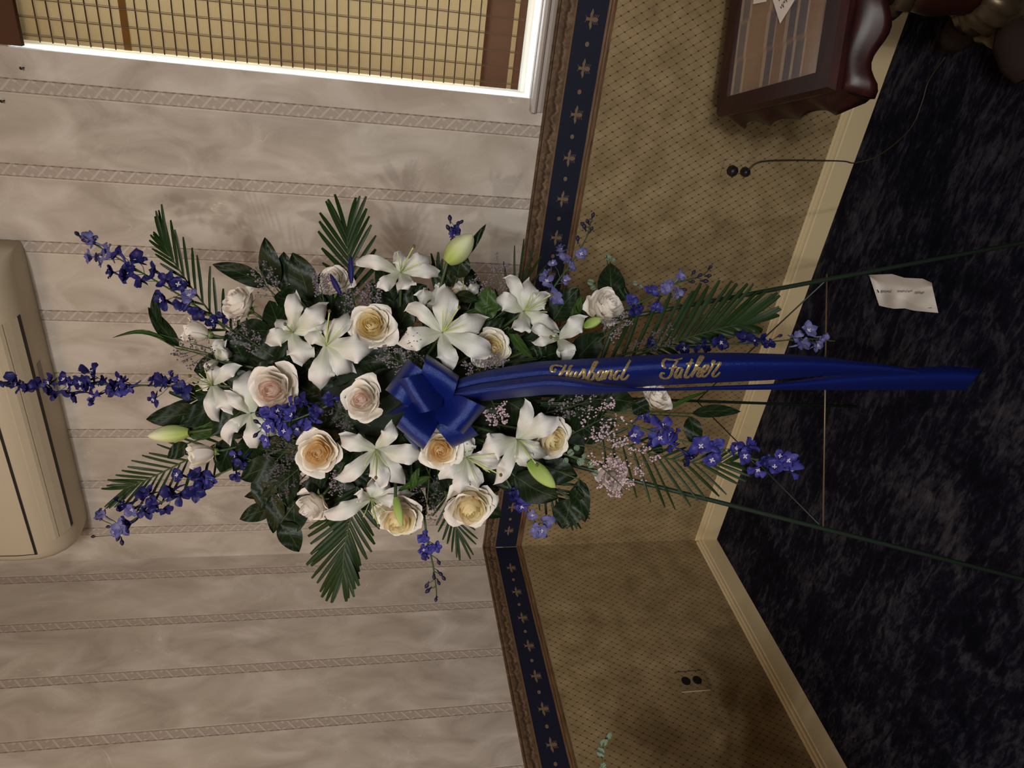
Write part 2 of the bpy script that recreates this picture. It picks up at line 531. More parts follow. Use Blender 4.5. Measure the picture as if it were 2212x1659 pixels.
profile_run('stool', [(0, 1.040), (.010, 1.040), (.014, 1.048), (.014, 1.056), (.026, 1.062), (.030, 1.068), (.028, 1.076), (0, 1.077)], (1.716, 0, 0), (WX1 + .035, 0, 0), (0, -1, 0), M['stool'], win)

# woven shade
def shade_mat(name, c, ct, f):
    n = N(name)
    P = n.pos(); X = n.xyz(P)
    wv = n.math('MULTIPLY', n.math('MULTIPLY_ADD', n.math('SINE', n.math('MULTIPLY', X[2], 1500.0)), .18, .82), n.math('MULTIPLY_ADD', n.noise(n.scale(P, (60, 1, 420)), 1.0, 3, .6), .5, .75))
    slub = n.noise(n.scale(P, (4, 1, 130)), 1.0, 3, .6)
    col = n.mix(wv, tuple(q * .72 for q in c[:3]) + (1,), c)
    tcol = n.mix(n.math('MULTIPLY', wv, n.math('MULTIPLY_ADD', slub, .5, .75)), tuple(q * .45 for q in ct[:3]) + (1,), ct)
    n.fin(col, .8, 0, .1)
    n.translucent(tcol, f)
    return n.m
M['weave'] = shade_mat('woven_shade_cloth', srgb(190, 160, 110), (.100, .069, .034, 1), .5)
M['hem'] = shade_mat('woven_shade_hem', srgb(112, 78, 58), (.035, .017, .010, 1), .4)
M['fold'] = shade_mat('woven_shade_fold', srgb(160, 112, 60), (.075, .040, .012, 1), .5)
M['reed'] = plain('dark_reed', srgb(62, 40, 30), .6)
M['cord'] = plain('shade_cord', srgb(104, 82, 56), .7)
sh = root('woven_shade', (2.235, .012, 1.12), 'tan woven window shade with dark reeds hanging in the bright window', 'window shade')
SX0, SX1 = 1.7655, 2.715
def cloth(z0, z1, y, mat, name):
    def fn(u, v):
        x = SX0 + (SX1 - SX0) * u; z = z0 + (z1 - z0) * v
        return (x, y + .0015 * math.sin(z * 9 + x * 3), z)
    V, Fc, U = grid(fn, 8, 20)
    return mk(name, V, Fc, mat, sh, U)
cloth(1.212, 2.41, .020, M['weave'], 'cloth_panel')
cloth(1.148, 1.224, .014, M['hem'], 'hem_band')
cloth(1.134, 1.148, .016, M['weave'], 'cloth_strip')
cloth(1.114, 1.135, .013, M['hem'], 'hem_fold')
cloth(2.120, 2.138, .0165, M['fold'], 'fold_band')
box_obj('header_band', [(1.757, SX1 + .04, -.022, -.004, 2.360, 2.62)], M['hem'], sh)
z = 1.239
me = None
while z < 2.35:
    if abs(z - 2.13) > .012:
        b = MB().tube([(SX0 - .001, 0, 0), (SX1, 0, 0)], .0017, 5) if me is None else None
        if me is None:
            me = bpy.data.meshes.new('reed'); me.from_pydata([tuple(v) for v in b.V], [], b.F); me.materials.append(M['reed'])
        o = mk('reed', None, None, None, sh, me=me); o.location = Vector((0, .0135, z)) - ORG[sh.name]
    z += .0287
me = None
x = SX0 + .013
while x < SX1:
    if me is None:
        b = MB().box(-.0011, .0011, -.0006, .0006, 1.12, 2.40); b.box(.0032, .0042, -.0006, .0006, 1.12, 2.40)
        me = bpy.data.meshes.new('cord'); me.from_pydata([tuple(v - Vector((0, 0, ORG[sh.name].z))) for v in b.V], [], b.F); me.materials.append(M['cord'])
    o = mk('woven_cord', None, None, None, sh, me=me); o.location = (x - ORG[sh.name].x, .011 - ORG[sh.name].y, 0)
    x += .041

# wall air conditioner
ac = root('air_conditioner', (.72, 0, 2.47), 'cream wall air conditioner with dark slots high on the wall', 'air conditioner')
AX0, AX1 = .205, 1.242
prof = [(0, 2.470), (.115, 2.466), (.150, 2.470), (.185, 2.488), (.212, 2.515), (.228, 2.550), (.232, 2.60), (.230, 2.72), (.215, 2.76), (.18, 2.775), (0, 2.775)]
def ac_fn():
    V = []; Fc = []
    st = [(0, .62), (.004, .78), (.014, .90), (.035, .97), (.06, 1.0)]
    L = AX1 - AX0
    xs = [(AX0 + a, s) for a, s in st] + [(AX1 - a, s) for a, s in reversed(st)]
    n = len(prof)
    for x, s in xs:
        for (o, zz) in prof:
            V.append((x, -o * s, 2.62 + (zz - 2.62) * (.86 + .14 * s)))
    for k in range(len(xs) - 1):
        for i in range(n):
            Fc.append((k * n + i, k * n + (i + 1) % n, (k + 1) * n + (i + 1) % n, (k + 1) * n + i))
    Fc += [tuple(range(n - 1, -1, -1)), tuple(range((len(xs) - 1) * n, len(xs) * n))]
    return V, Fc
V, Fc = ac_fn()
mk('body', V, Fc, M['ac'], ac)
def ac_strip(name, x0, x1, pts, mat, out=.002):
    """strip following (out, z) points on the front of the unit"""
    V = []; n = len(pts)
    for x in (x0, x1):
        for (o, zz) in pts: V.append((x, -o, zz))
        for (o, zz) in reversed(pts): V.append((x, -o + .006, zz + .004))
    m = 2 * n
    Fc = [(i, (i + 1) % m, m + (i + 1) % m, m + i) for i in range(m)] + [tuple(range(m - 1, -1, -1)), tuple(range(m, 2 * m))]
    return mk(name, V, Fc, mat, ac, smooth=False)
ac_strip('outlet_slot', .30, 1.075, [(.128, 2.465), (.143, 2.467)], M['dark'])
vane = ac_strip('vane', .30, 1.075, [(.146, 2.466), (.170, 2.476), (.187, 2.485)], M['ac'])
ac_strip('vane_ridge', .30, 1.075, [(.190, 2.488), (.199, 2.494), (.212, 2.510)], M['ac'])
ac_strip('panel_seam', .262, 1.185, [(.2290, 2.546), (.2305, 2.5525)], M['dark'])
ac_strip('seam', .262, .2635, [(.2295, 2.553), (.234, 2.60), (.232, 2.70)], M['dark'])
box_obj('sticker', [(.80, .90, -.105, -.078, 2.4655, 2.467)], M['stick'], ac)
box_obj('badge', [(1.12, 1.15, -.2195, -.19, 2.4995, 2.503)], M['stick'], ac)

# power outlets and the cord
o1 = root('wall_outlet', (1.60, -.003, .386), 'papered outlet plate with two black plugs beside the dark table', 'outlet')
b = MB().box(1.570, 1.628, -.005, 0, .334, .440); b.build('plate', M['wall_r'], o1)
blk = plain('black_plastic', srgb(14, 12, 12), .5)
for zz, s in ((.410, .017), (.366, .015)):
    b = MB()
    b.lathe([(s * .8, 0), (s, .004), (s, .018), (s * .7, .026), (s * .35, .030)], (1.597, -.005, zz), 8, (0, -1, 0))
    b.build('plug', blk, o1)
o2 = root('wall_outlet', (.003, -.687, .387), 'papered outlet plate with dark sockets low on the shaded wall', 'outlet')
b = MB().box(0, .007, -.724, -.650, .334, .440); b.build('plate', M['wall_l'], o2)
b = MB().box(.007, .0078, -.726, -.724, .334, .440); b.box(0, .0078, -.726, -.7245, .334, .440); b.build('lit_plate_edge', M['base'], o2)  # pale strip paints the light caught along the plate's edge
for zz in (.411, .369):
    b = MB().lathe([(.0165, 0), (.0165, .0015), (.014, .002)], (.007, -.687, zz), 14, (1, 0, 0)); b.build('socket', blk, o2)
def hit(x, y, axis, val):
    d = (x - 1106) / F * XR + (y - 829.5) / F * YD + FW
    return CAM + d * ((val - CAM[axis]) / d[axis])
cp = [Vector((1.605, -.03, .366)), hit(1640, 350, 1, -.03), hit(1700, 346, 1, -.022), hit(1790, 347, 1, -.018), hit(1825, 348.5, 1, -.018), Vector((1.657, -.03, .006)),
      hit(1900, 335, 2, .004), hit(1965, 280, 2, .004), hit(1992, 220, 2, .004), hit(2006, 175, 2, .004), Vector((2.0, -.235, .004))]
b = MB().tube(crom(cp, 5), .0022, 6)
b.build('power_cord', plain('brown_cord', srgb(44, 34, 26), .5), smooth=True, label='thin dark power cord trailing from the outlet across the carpet', cat='cord')

# pedestal table
TA = math.radians(18)
EX = Vector((math.cos(TA), math.sin(TA), 0)); EY = Vector((math.sin(TA), -math.cos(TA), 0)); EZ = Vector((0, 0, 1))
BL = Vector((1.800, -.292, 0)); TW, TD, TZ = .60, .49, .65
tb = root('pedestal_table', BL + EX * TW / 2 + EY * TD / 2, 'dark mahogany pedestal table with scalloped apron near the window', 'table')
def T(u, v, z): return BL + EX * u + EY * v + EZ * z
def tbox(b, u0, u1, v0, v1, z0, z1):
    V = [T(u, v, z) for u in (u0, u1) for v in (v0, v1) for z in (z0, z1)]
    b.add(V, [(0, 1, 3, 2), (4, 6, 7, 5), (0, 4, 5, 1), (2, 3, 7, 6), (0, 2, 6, 4), (1, 5, 7, 3)]); return b
def rail(poly, name):
    """mitred rail with a bevelled outer edge"""
    (u0, v0), (u1, v1), (u2, v2), (u3, v3) = poly      # outer a, outer b, inner b, inner a
    k = .82
    V = [T(u0, v0, .628), T(u1, v1, .628), T(u2, v2, .628), T(u3, v3, .628),
         T(u0, v0, .640), T(u1, v1, .640), T(u2, v2, .650), T(u3, v3, .650)]
    V += [T(u0 * k + u3 * (1 - k), v0 * k + v3 * (1 - k), .651), T(u1 * k + u2 * (1 - k), v1 * k + v2 * (1 - k), .651)]
    mk(name, V, [(0, 3, 2, 1), (0, 1, 5, 4), (4, 5, 9, 8), (8, 9, 6, 7), (2, 3, 7, 6), (0, 4, 8, 7, 3), (1, 2, 6, 9, 5)], M['mahog'], tb, smooth=False)
fw = .052
rail(((0, 0), (TW, 0), (TW - fw, fw), (fw * .8, fw)), 'frame_rail')
rail(((TW, 0), (TW, TD), (TW - fw, TD - fw), (TW - fw, fw)), 'frame_rail')
rail(((TW, TD), (0, TD), (fw * .8, TD - fw * 1.2), (TW - fw, TD - fw * 1.2)), 'frame_rail')
rail(((0, TD), (0, 0), (fw * .8, fw), (fw * .8, TD - fw * 1.2)), 'frame_rail')
def weave_panel():
    n = N('striped_woven_panel')
    X = n.xyz(n.uv())
    u, v = X[0], X[1]
    seg = n.math('FLOOR', n.math('MULTIPLY', u, 6.0))
    fr = n.math('FRACT', n.math('MULTIPLY', u, 6.0))
    vv = n.math('ADD', v, n.math('MULTIPLY', n.math('MODULO', seg, 2.0), .012))
    tan = srgb(168, 134, 108); blue = srgb(98, 102, 122); cream = srgb(206, 190, 168)
    st = n.n('ShaderNodeValToRGB'); st.color_ramp.interpolation = 'CONSTANT'
    stops = [(0, cream), (.035, blue), (.12, cream), (.15, tan), (.36, cream), (.40, blue), (.47, cream), (.485, tan), (.585, cream), (.62, blue), (.69, cream), (.715, blue), (.80, cream), (.82, tan)]
    e = st.color_ramp.elements
    while len(e) < len(stops): e.new(.5)
    for q, (p, c) in zip(e, stops): q.position = p; q.color = c
    n.put(st.inputs[0], vv)
    a = n.noise(n.scale(n.uv(), (16, 90, 1)), 1.0, 4, .6, .4)
    b = n.noise(n.scale(n.uv(), (260, 60, 1)), 1.0, 2, .6)
    col = n.mix(n.math('MULTIPLY', a, .55), st.outputs[0], srgb(66, 54, 50))
    col = n.mix(n.math('MULTIPLY', b, .35), col, srgb(190, 172, 150))
    cr = n.rng(n.math('ABSOLUTE', n.math('SUBTRACT', fr, .5)), .40, .47)
    col = n.mix(n.math('MULTIPLY', cr, .45), col, srgb(168, 140, 116))
    n.bump(b, .5, .003)
    n.fin(col, .6, 0, .3)
    return n.m
M['panel'] = weave_panel()
def pfn(u, v):
    return T(fw * .8 + (TW - fw * 1.8) * u, fw + (TD - fw * 2.2) * v, .640)
V, Fc, U = grid(pfn, 6, 6)
mk('woven_panel', V, Fc, M['panel'], tb, U)
gt = N('table_glass')
tr = gt.n('ShaderNodeBsdfTransparent'); go = gt.n('ShaderNodeBsdfGlossy'); go.inputs['Roughness'].default_value = .12
fr = gt.n('ShaderNodeFresnel'); fr.inputs[0].default_value = 1.45
ms = gt.n('ShaderNodeMixShader')
fm = gt.math('MULTIPLY', fr.outputs[0], .22); gt.t.links.new(fm, ms.inputs[0]); gt.t.links.new(tr.outputs[0], ms.inputs[1]); gt.t.links.new(go.outputs[0], ms.inputs[2]); gt.t.links.new(ms.outputs[0], gt.out.inputs[0])
b = tbox(MB(), fw * .8 + .001, TW - fw - .001, fw + .001, TD - fw * 1.2 - .001, .6425, .6455)
b.build('glass_top', gt.m, tb)
def apron(p0, p1, name, n=48):
    """skirt flaring out below the top, its lower edge cut in waves"""
    p0 = Vector(p0); p1 = Vector(p1)
    t = (p1 - p0).normalized(); nn = t.cross(EZ)
    L = (p1 - p0).length
    V = []
    for i in range(n + 1):
        s = i / n
        e = min(s, 1 - s) * L
        wv = .0065 * math.cos(s * L * 2 * math.pi / .13) + .004 * math.cos(s * L * 2 * math.pi / .21 + 1)
        fl = (.034 + wv) * (1 if e > .02 else .6 + .4 * e / .02)
        q = p0.lerp(p1, s)
        ends = t * ((s - .5) * 2 * .022)
        for k in range(5):
            h = k / 4
            V.append(q + EZ * (.628 - .058 * h - .010 * math.sin(h * 1.5) * math.cos(s * L * 55)) + (nn * fl + ends) * (h ** .55))
        for k in range(4, -1, -1):
            h = k / 4
            V.append(q + EZ * (.620 - .050 * h) + (nn * fl + ends) * (h ** .55) - nn * .014)
    m = 10
    Fc = []
    for i in range(n):
        for k in range(m):
            Fc.append((i * m + k, i * m + (k + 1) % m, (i + 1) * m + (k + 1) % m, (i + 1) * m + k))
    Fc += [tuple(range(m - 1, -1, -1)), tuple(range(n * m, n * m + m))]
    mk(name, V, Fc, M['mahog'], tb, smooth=True)
i = .012
apron(T(i, i, 0), T(i, TD - i, 0), 'apron')
apron(T(i, TD - i, 0), T(TW - i, TD - i, 0), 'apron')
apron(T(TW - i, TD - i, 0), T(TW - i, i, 0), 'apron')
apron(T(TW - i, i, 0), T(i, i, 0), 'apron')
pc = T(TW / 2, TD / 2, 0)
MB().lathe([(.10, .628), (.10, .61), (.075, .59), (.06, .55), (.055, .50), (.075, .46), (.085, .42), (.07, .39)], pc, 20, flute=8, fl_amp=.08).build('column_collar', M['mahog'], tb, smooth=True)
MB().lathe([(.07, .392), (.085, .375), (.083, .35), (.062, .335)], pc, 32, flute=12, fl_amp=.10).build('carved_ring', M['bronze'], tb, smooth=True)
MB().lathe([(.060, .336), (.066, .30), (.070, .26), (.066, .22), (.058, .185), (.06, .17)], pc, 24).build('column', M['mahogc'], tb, smooth=True)
MB().lathe([(.058, .172), (.070, .165), (.085, .145), (.095, .12), (.092, .10), (.085, .085), (.09, .08), (.09, .07)], pc, 48, flute=16, fl_amp=.06).build('carved_bulb', M['bronze'], tb, smooth=True)
MB().lathe([(.09, .071), (.115, .065), (.12, .045), (.11, .03), (.07, .03)], pc, 32, flute=10, fl_amp=.05).build('base_ring', M['bronze'], tb, smooth=True)
for k in range(4):
    th = math.radians(218 + 90 * k)
    d = Vector((math.cos(th), math.sin(th), 0))
    V = [pc + d * r + EZ * h for r, h in ((.06, .055), (.12, .06), (.17, .045), (.205, .03))]
    MB().tube(V, [.035, .045, .042, .028], 10).build('foot', M['bfoot'], tb, smooth=True)

# cards on the glass
def card(u, v, ang, w, h, z, label, photo):
    c = T(u, v, z)
    a = EX * math.cos(ang) + EY * math.sin(ang); q = EY * math.cos(ang) - EX * math.sin(ang)
    r = root('memorial_card', c, label, 'card', 'cards on the table')
    def bx(name, x0, x1, y0, y1, z0, z1, mat):
        V = [c + a * x + q * y + EZ * zz for x in (x0, x1) for y in (y0, y1) for zz in (z0, z1)]
        mk(name, V, [(0, 1, 3, 2), (4, 6, 7, 5), (0, 4, 5, 1), (2, 3, 7, 6), (0, 2, 6, 4), (1, 5, 7, 3)], mat, r, smooth=False)
    bx('paper', -w / 2, w / 2, -h / 2, h / 2, 0, .0006, M['paper'])
    if photo:
        bx('picture', -w * .30, w * .30, -h * .30, h * .12, .0006, .0009, M['pic'])
        V = []; b = MB()
        for k in range(9):
            x = -w * .32 + k * w * .08
            b.tube([c + a * x + q * (h * .24) + EZ * .001, c + a * (x + w * .03) + q * (h * (.30 + .05 * (k % 2))) + EZ * .001, c + a * (x + w * .06) + q * (h * .25) + EZ * .001], .0007, 4)
        b.build('script_line', M['ink'], r)
M['paper'] = plain('white_paper', srgb(232, 226, 220), .7, nsc=30, namt=.03)
M['pic'] = plain('brown_photo_print', srgb(96, 74, 60), .5, nsc=120, namt=.6)
M['ink'] = plain('black_ink', srgb(24, 22, 24), .6)
card(.245, .25, math.radians(52), .085, .125, .6456, 'white printed card with a dark square picture lying on the glass', True)
card(.30, .315, math.radians(20), .07, .11, .6463, 'plain white card poking in at the picture edge on the table', False)
card(.27, .155, math.radians(8), .07, .06, .6456, 'small white card at the far side of the table glass', False)

# small nails left in the wallpaper
for (px, py, lab) in ((10, 217, 'small dark nail in the wallpaper at the upper left picture corner'), (52, 146, 'tiny dark nail in the wallpaper close to the shade header')):
    p = hit(px, py, 1, 0)
    b = MB().tube([p, p + Vector((0, -.012, .003))], .0016, 6).lathe([(.0035, 0), (.004, .0012), (.002, .002)], p + Vector((0, -.011, .003)), 8, (0, -1, .2))
    b.build('wall_nail', blk, label=lab, cat='nail')

# ---------------------------------------------------------------- easel
M['wire'] = plain('green_easel_wire', srgb(44, 58, 46), .4, .3)
M['wire2'] = plain('bare_easel_wire', srgb(120, 104, 76), .4, .5)
FL = hit(2350, 1286, 2, 0.0); FR = hit(2350, 498, 2, 0.0); AP = at(560, 834, 1.60); RB = hit(1850, 878, 2, 0.0)
es = root('wire_easel', Vector(((FL.x + FR.x) / 2, (FL.y + FR.y) / 2, 0)), 'thin dark green wire easel holding up the flower spray', 'easel')
for foot, r in ((FL, .005), (FR, .005), (RB, .0042)):
    MB().tube([foot, AP], r, 8).build('leg', M['wire'], es, smooth=True)
def onleg(f, x):
    lo, hi = 0.0, 1.0
    for _ in range(40):
        m = (lo + hi) / 2; p = f.lerp(AP, m); q = p - CAM
        if 1106 + F * q.dot(XR) / q.dot(FW) > x: lo = m
        else: hi = m
    return f.lerp(AP, lo)
cl, cr, rb = onleg(FL, 1778), onleg(FR, 1786), onleg(RB, 1505)
MB().tube([cl, cr + (cr - cl).normalized() * .012], .0017, 6).build('crossbar', M['wire2'], es, smooth=True)
MB().tube([cr, rb], .0017, 6).build('brace', M['wire'], es, smooth=True)
MB().tube([cl, rb], .0017, 6).build('brace', M['wire'], es, smooth=True)
c2, c3 = onleg(FL, 900), onleg(FR, 900)
MB().tube([c2, c3], .003, 6).build('crossbar', M['wire'], es, smooth=True)
MB().tube([onleg(FL, 1120), onleg(FR, 1120)], .003, 6).build('crossbar', M['wire'], es, smooth=True)

# floral foam block the stems are pushed into
fo = MB()
def ellip(c, ax, ay, az, rx, ry, rz, nu=14, nv=8, e=.6):
    V = []; Fc = []
    pw = lambda t: math.copysign(abs(t) ** e, t)
    for j in range(nv + 1):
        ph = -math.pi / 2 + math.pi * j / nv
        for i in range(nu):
            th = 2 * math.pi * i / nu
            V.append(c + ax * (rx * pw(math.cos(ph)) * pw(math.cos(th))) + ay * (ry * pw(math.cos(ph)) * pw(math.sin(th))) + az * (rz * pw(math.sin(ph))))
    for j in range(nv):
        for i in range(nu):
            k = (i + 1) % nu
            Fc.append((j * nu + i, j * nu + k, (j + 1) * nu + k, (j + 1) * nu + i))
    return V, Fc
V, Fc = ellip(at(850, 868, 1.52), XR, YD, FW, .23, .10, .045)
mk('floral_foam', V, Fc, plain('dark_green_foam', srgb(22, 34, 20), .9, nsc=60, namt=.4), label='dark green foam block behind the blue bow and flowers', cat='floral foam')
FOAM = at(850, 868, 1.52)
def foam_pt(x, y):
    return at(850 + max(-190, min(190, (x - 850) * .45)), 868 + max(-80, min(80, (y - 868) * .45)), 1.52)

# ---------------------------------------------------------------- paper note on the carpet
NT = [(1876, 594), (1900, 593), (1927, 592), (1954, 600), (1993, 602), (2013, 611)]
NF = [(1878, 596), (1897, 611), (1921, 618), (1945, 620), (1980, 626), (2014, 619)]
NB = [(1899, 660), (1915, 664), (1932, 667), (1954, 666), (1974, 671), (2027, 676)]
def npt(row, u):
    f = u * 5; i = min(4, int(f)); f -= i
    return (row[i][0] * (1 - f) + row[i + 1][0] * f, row[i][1] * (1 - f) + row[i + 1][1] * f)
def nfn(u, v):
    t, m, b = npt(NT, u), npt(NF, u), npt(NB, u)
    if v < .35:
        k = v / .35; p = (t[0] * (1 - k) + m[0] * k, t[1] * (1 - k) + m[1] * k); z = .045 * (1 - k) + .008 * k
    else:
        k = (v - .35) / .65; p = (m[0] * (1 - k) + b[0] * k, m[1] * (1 - k) + b[1] * k); z = .008 + .006 * math.sin(k * 3.0) * (1 + .8 * math.sin(u * 14 + k * 3)) - .003 * k
    return hit(p[0], p[1], 2, z + .001)
V, Fc, U = grid(nfn, 20, 14)
nt = mk('paper_note', V, Fc, M['paper'], uv=U, label='creased white paper note with handwriting lying on the dark carpet', cat='note')
def scribble(txt, x0, x1, yb, h, z, parent, name):
    cu = bpy.data.curves.new('t', 'FONT'); cu.body = txt; cu.shear = .25
    to = bpy.data.objects.new('t', cu); COL.objects.link(to)
    dg = bpy.context.evaluated_depsgraph_get(); dg.update()
    m = to.evaluated_get(dg).to_mesh()
    P = [v.co.copy() for v in m.vertices]; Q = [tuple(p.vertices) for p in m.polygons]
    to.evaluated_get(dg).to_mesh_clear(); bpy.data.objects.remove(to); bpy.data.curves.remove(cu)
    mx = max(p.x for p in P)
    V = [hit(x0 + p.x / mx * (x1 - x0), yb - p.y * h + .8 * math.sin(p.x * 5), 2, z) for p in P]
    return mk(name, V, Q, M['ink'], parent, smooth=False)
scribble('Beloved', 1902, 1926, 632, 8.5, .017, nt, 'handwriting')
scribble('husband and', 1938, 1971, 631, 7.5, .017, nt, 'handwriting')
scribble('father', 1976, 1998, 634.5, 8.5, .017, nt, 'handwriting')
MB().add([hit(x, y, 2, .017) for x, y in ((1894, 626), (1896, 625.5), (1899, 631), (1897, 633))], [(0, 1, 2, 3)]).build('ink_mark', M['ink'], nt)
for k in range(5):
    MB().add([hit(x, y, 2, .012) for x, y in ((2005, 648 + k * 4.2), (2013, 647.5 + k * 4.2), (2013.4, 649 + k * 4.2), (2005.4, 649.5 + k * 4.2))], [(0, 1, 2, 3)]).build('faint_print', M['stick'], nt)

# ---------------------------------------------------------------- blue ribbon bow
def ribbon_mat():
    n = N('blue_satin_ribbon')
    u = n.uv()
    a = n.noise(n.scale(u, (70, 9, 1)), 1.0, 3, .6)
    b = n.noise(n.scale(u, (6, 260, 1)), 1.0, 2, .6)
    col = n.mix(a, srgb(10, 19, 74), srgb(20, 35, 112))
    n.bump(n.math('ADD', n.math('MULTIPLY', a, .6), n.math('MULTIPLY', b, .5)), .55, .002)
    n.fin(col, .30, 0, .85)
    n.b.inputs['Specular Tint'].default_value = (.42, .56, 1, 1)
    return n.m
M['ribbon'] = ribbon_mat()
KN = (934, 866)
bow = root('ribbon_bow', at(*KN, 1.29), 'royal blue ribbon bow with long tails and gold lettering', 'bow')
def sm(t): return t * t * (3 - 2 * t)
def loop(E1, E2, dE, th, K=KN, w0=24, dK=1.292, name='loop'):
    E1 = Vector(E1); E2 = Vector(E2); K = Vector(K)
    mid = (E1 + E2) / 2; wv = (E2 - E1)
    def fn(u, v):
        r = (1 - math.cos(2 * math.pi * v)) / 2
        r = r ** .9
        d = dK + (dE - dK) * r - (th * 1.3 * math.sin(math.pi * (2 * v) ** 1.35) if v < .5 else -th * .9 * math.sin(math.pi * (2 * v - 1) ** .74))
        c = K.lerp(mid, r)
        ww = wv.normalized() * (w0 + (wv.length - w0) * sm(min(1, r * 2.4)))
        p = c + ww * (u - .5)
        d += .012 * (1 - r) * math.cos((u - .5) * 6) * .6
        return at(p.x, p.y, d)
    V, Fc, U = grid(fn, 8, 36)
    return mk(name, V, Fc, M['ribbon'], bow, U)
loop((832, 842), (880, 776), 1.290, .040)
loop((858, 820), (904, 894), 1.252, .046, K=(958, 838))
loop((922, 764), (992, 812), 1.280, .040)
loop((856, 922), (914, 972), 1.245, .040)
loop((1050, 880), (1002, 938), 1.275, .042)
loop((978, 968), (1034, 940), 1.320, .026)
loop((828, 900), (866, 872), 1.330, .020)
loop((872, 940), (900, 972), 1.300, .024)
T1t = [(950, 846), (975, 828), (1000, 815), (1041, 803), (1100, 791), (1162, 781), (1300, 773), (1400, 767), (1500, 762), (1600, 762), (1700, 765), (1780, 771), (1850, 780), (1930, 790), (1972, 797), (1988, 806)]
T1b = [(950, 862), (1041, 850), (1162, 850), (1300, 846), (1400, 834), (1500, 829), (1667, 821), (1760, 813), (1900, 806), (1988, 809)]
T1d = [(950, 1.275), (1100, 1.272), (1300, 1.285), (1500, 1.32), (1700, 1.37), (1990, 1.45)]
T2t = [(936, 856), (960, 846), (1041, 829), (1137, 815), (1186, 810), (1234, 815), (1300, 829), (1374, 838), (1450, 838), (1560, 833), (1667, 829), (1750, 818), (1850, 803), (1970, 794), (2050, 790), (2122, 797)]
T2b = [(936, 868), (957, 877), (1020, 869), (1089, 861), (1186, 852), (1274, 853), (1374, 845), (1523, 843), (1660, 842), (1880, 843), (2085, 843), (2122, 842)]
T2d = [(936, 1.262), (1100, 1.240), (1250, 1.250), (1374, 1.29), (1450, 1.335), (1600, 1.38), (1750, 1.42), (2122, 1.50)]
def tail(tt, tb_, td, x0, x1, n, cut, bulge):
    def S(x, u):
        y = lerp_tab(tt, x) * (1 - u) + lerp_tab(tb_, x) * u
        w = (lerp_tab(tb_, x) - lerp_tab(tt, x))
        d = lerp_tab(td, x) + bulge * (1 - math.cos((u - .38) * 3.0)) * min(1, w / 60)
        return y, d
    def fn(u, v):
        x = x0 + (x1 - cut * u - x0) * v
        y, d = S(x, u)
        return at(x, y, d)
    V, Fc, U = grid(fn, 10, n)
    return mk('tail', V, Fc, M['ribbon'], bow, [(a, b * 8) for a, b in U]), S
tail1, S1 = tail(T1t, T1b, T1d, 950, 1988, 70, 0, .048)
tail2, S2 = tail(T2t, T2b, T2d, 936, 2122, 70, 34, .050)
V, Fc = ellip(at(934, 864, 1.283), XR, YD, FW, .008, .012, .010, 12, 8, .8)
mk('knot', V, Fc, M['ribbon'], bow, [(0, 0)] * len(V))

# gold script on the ribbon tail
gold = N('gold_foil')
gf = gold.noise(gold.obj(), 260.0, 3)
gold.bump(gf, .5, .002)
gold.fin(gold.ramp(gf, [(.3, srgb(140, 118, 74)), (.6, srgb(190, 168, 118)), (.8, srgb(228, 212, 170))]), .38, .5)
WORDS = {
 'Husband': {
  'H': [[(205, 268), (188, 292), (166, 282), (166, 255), (190, 238), (230, 240), (262, 248)], [(292, 232), (262, 290), (226, 338), (205, 335)], [(352, 240), (330, 250), (310, 300), (292, 345)], [(232, 300), (270, 290), (325, 282)]],
  'u': [[(352, 288), (330, 330), (336, 352), (362, 338), (388, 290)], [(388, 290), (368, 340), (380, 356)]],
  's': [[(392, 350), (430, 300), (446, 272), (452, 310), (446, 346), (420, 360)]],
  'b': [[(462, 360), (500, 310), (545, 240), (562, 212), (546, 210), (520, 262), (484, 345), (500, 370), (528, 350), (540, 310), (520, 296)]],
  'a': [[(622, 290), (596, 282), (568, 320), (562, 352), (578, 366), (604, 332), (624, 288)], [(624, 288), (600, 350), (614, 364)]],
  'n': [[(650, 282), (640, 320), (624, 362)], [(632, 336), (664, 290), (690, 282), (684, 320), (672, 352), (690, 358)]],
  'd': [[(772, 286), (742, 288), (716, 322), (712, 352), (732, 360), (762, 322)], [(852, 192), (812, 262), (776, 338), (786, 362), (812, 352), (838, 318)]]},
 'Father': {
  'F': [[(1160, 262), (1138, 246), (1134, 210), (1160, 184), (1200, 188), (1250, 190), (1304, 174)], [(1262, 196), (1226, 250), (1206, 318), (1174, 350), (1130, 348), (1114, 324), (1130, 304), (1150, 312)], [(1184, 266), (1230, 258), (1258, 250)]],
  'a': [[(1304, 266), (1276, 262), (1248, 300), (1242, 334), (1258, 346), (1284, 314), (1306, 266)], [(1306, 266), (1284, 330), (1298, 344)]],
  't': [[(1390, 182), (1360, 250), (1328, 330), (1342, 346), (1364, 332)], [(1334, 226), (1366, 218), (1402, 216)]],
  'h': [[(1368, 330), (1420, 262), (1470, 190), (1482, 166), (1464, 160), (1442, 200), (1400, 300), (1382, 342)], [(1396, 316), (1430, 270), (1454, 262), (1450, 290), (1434, 326), (1452, 338), (1470, 318)]],
  'e': [[(1470, 312), (1510, 282), (1528, 246), (1510, 236), (1482, 270), (1474, 316), (1492, 338), (1524, 314)]],
  'r': [[(1524, 316), (1556, 260), (1580, 208), (1572, 200), (1566, 222), (1600, 226), (1632, 214), (1604, 262), (1568, 312), (1576, 336), (1604, 326), (1632, 296)]]}}
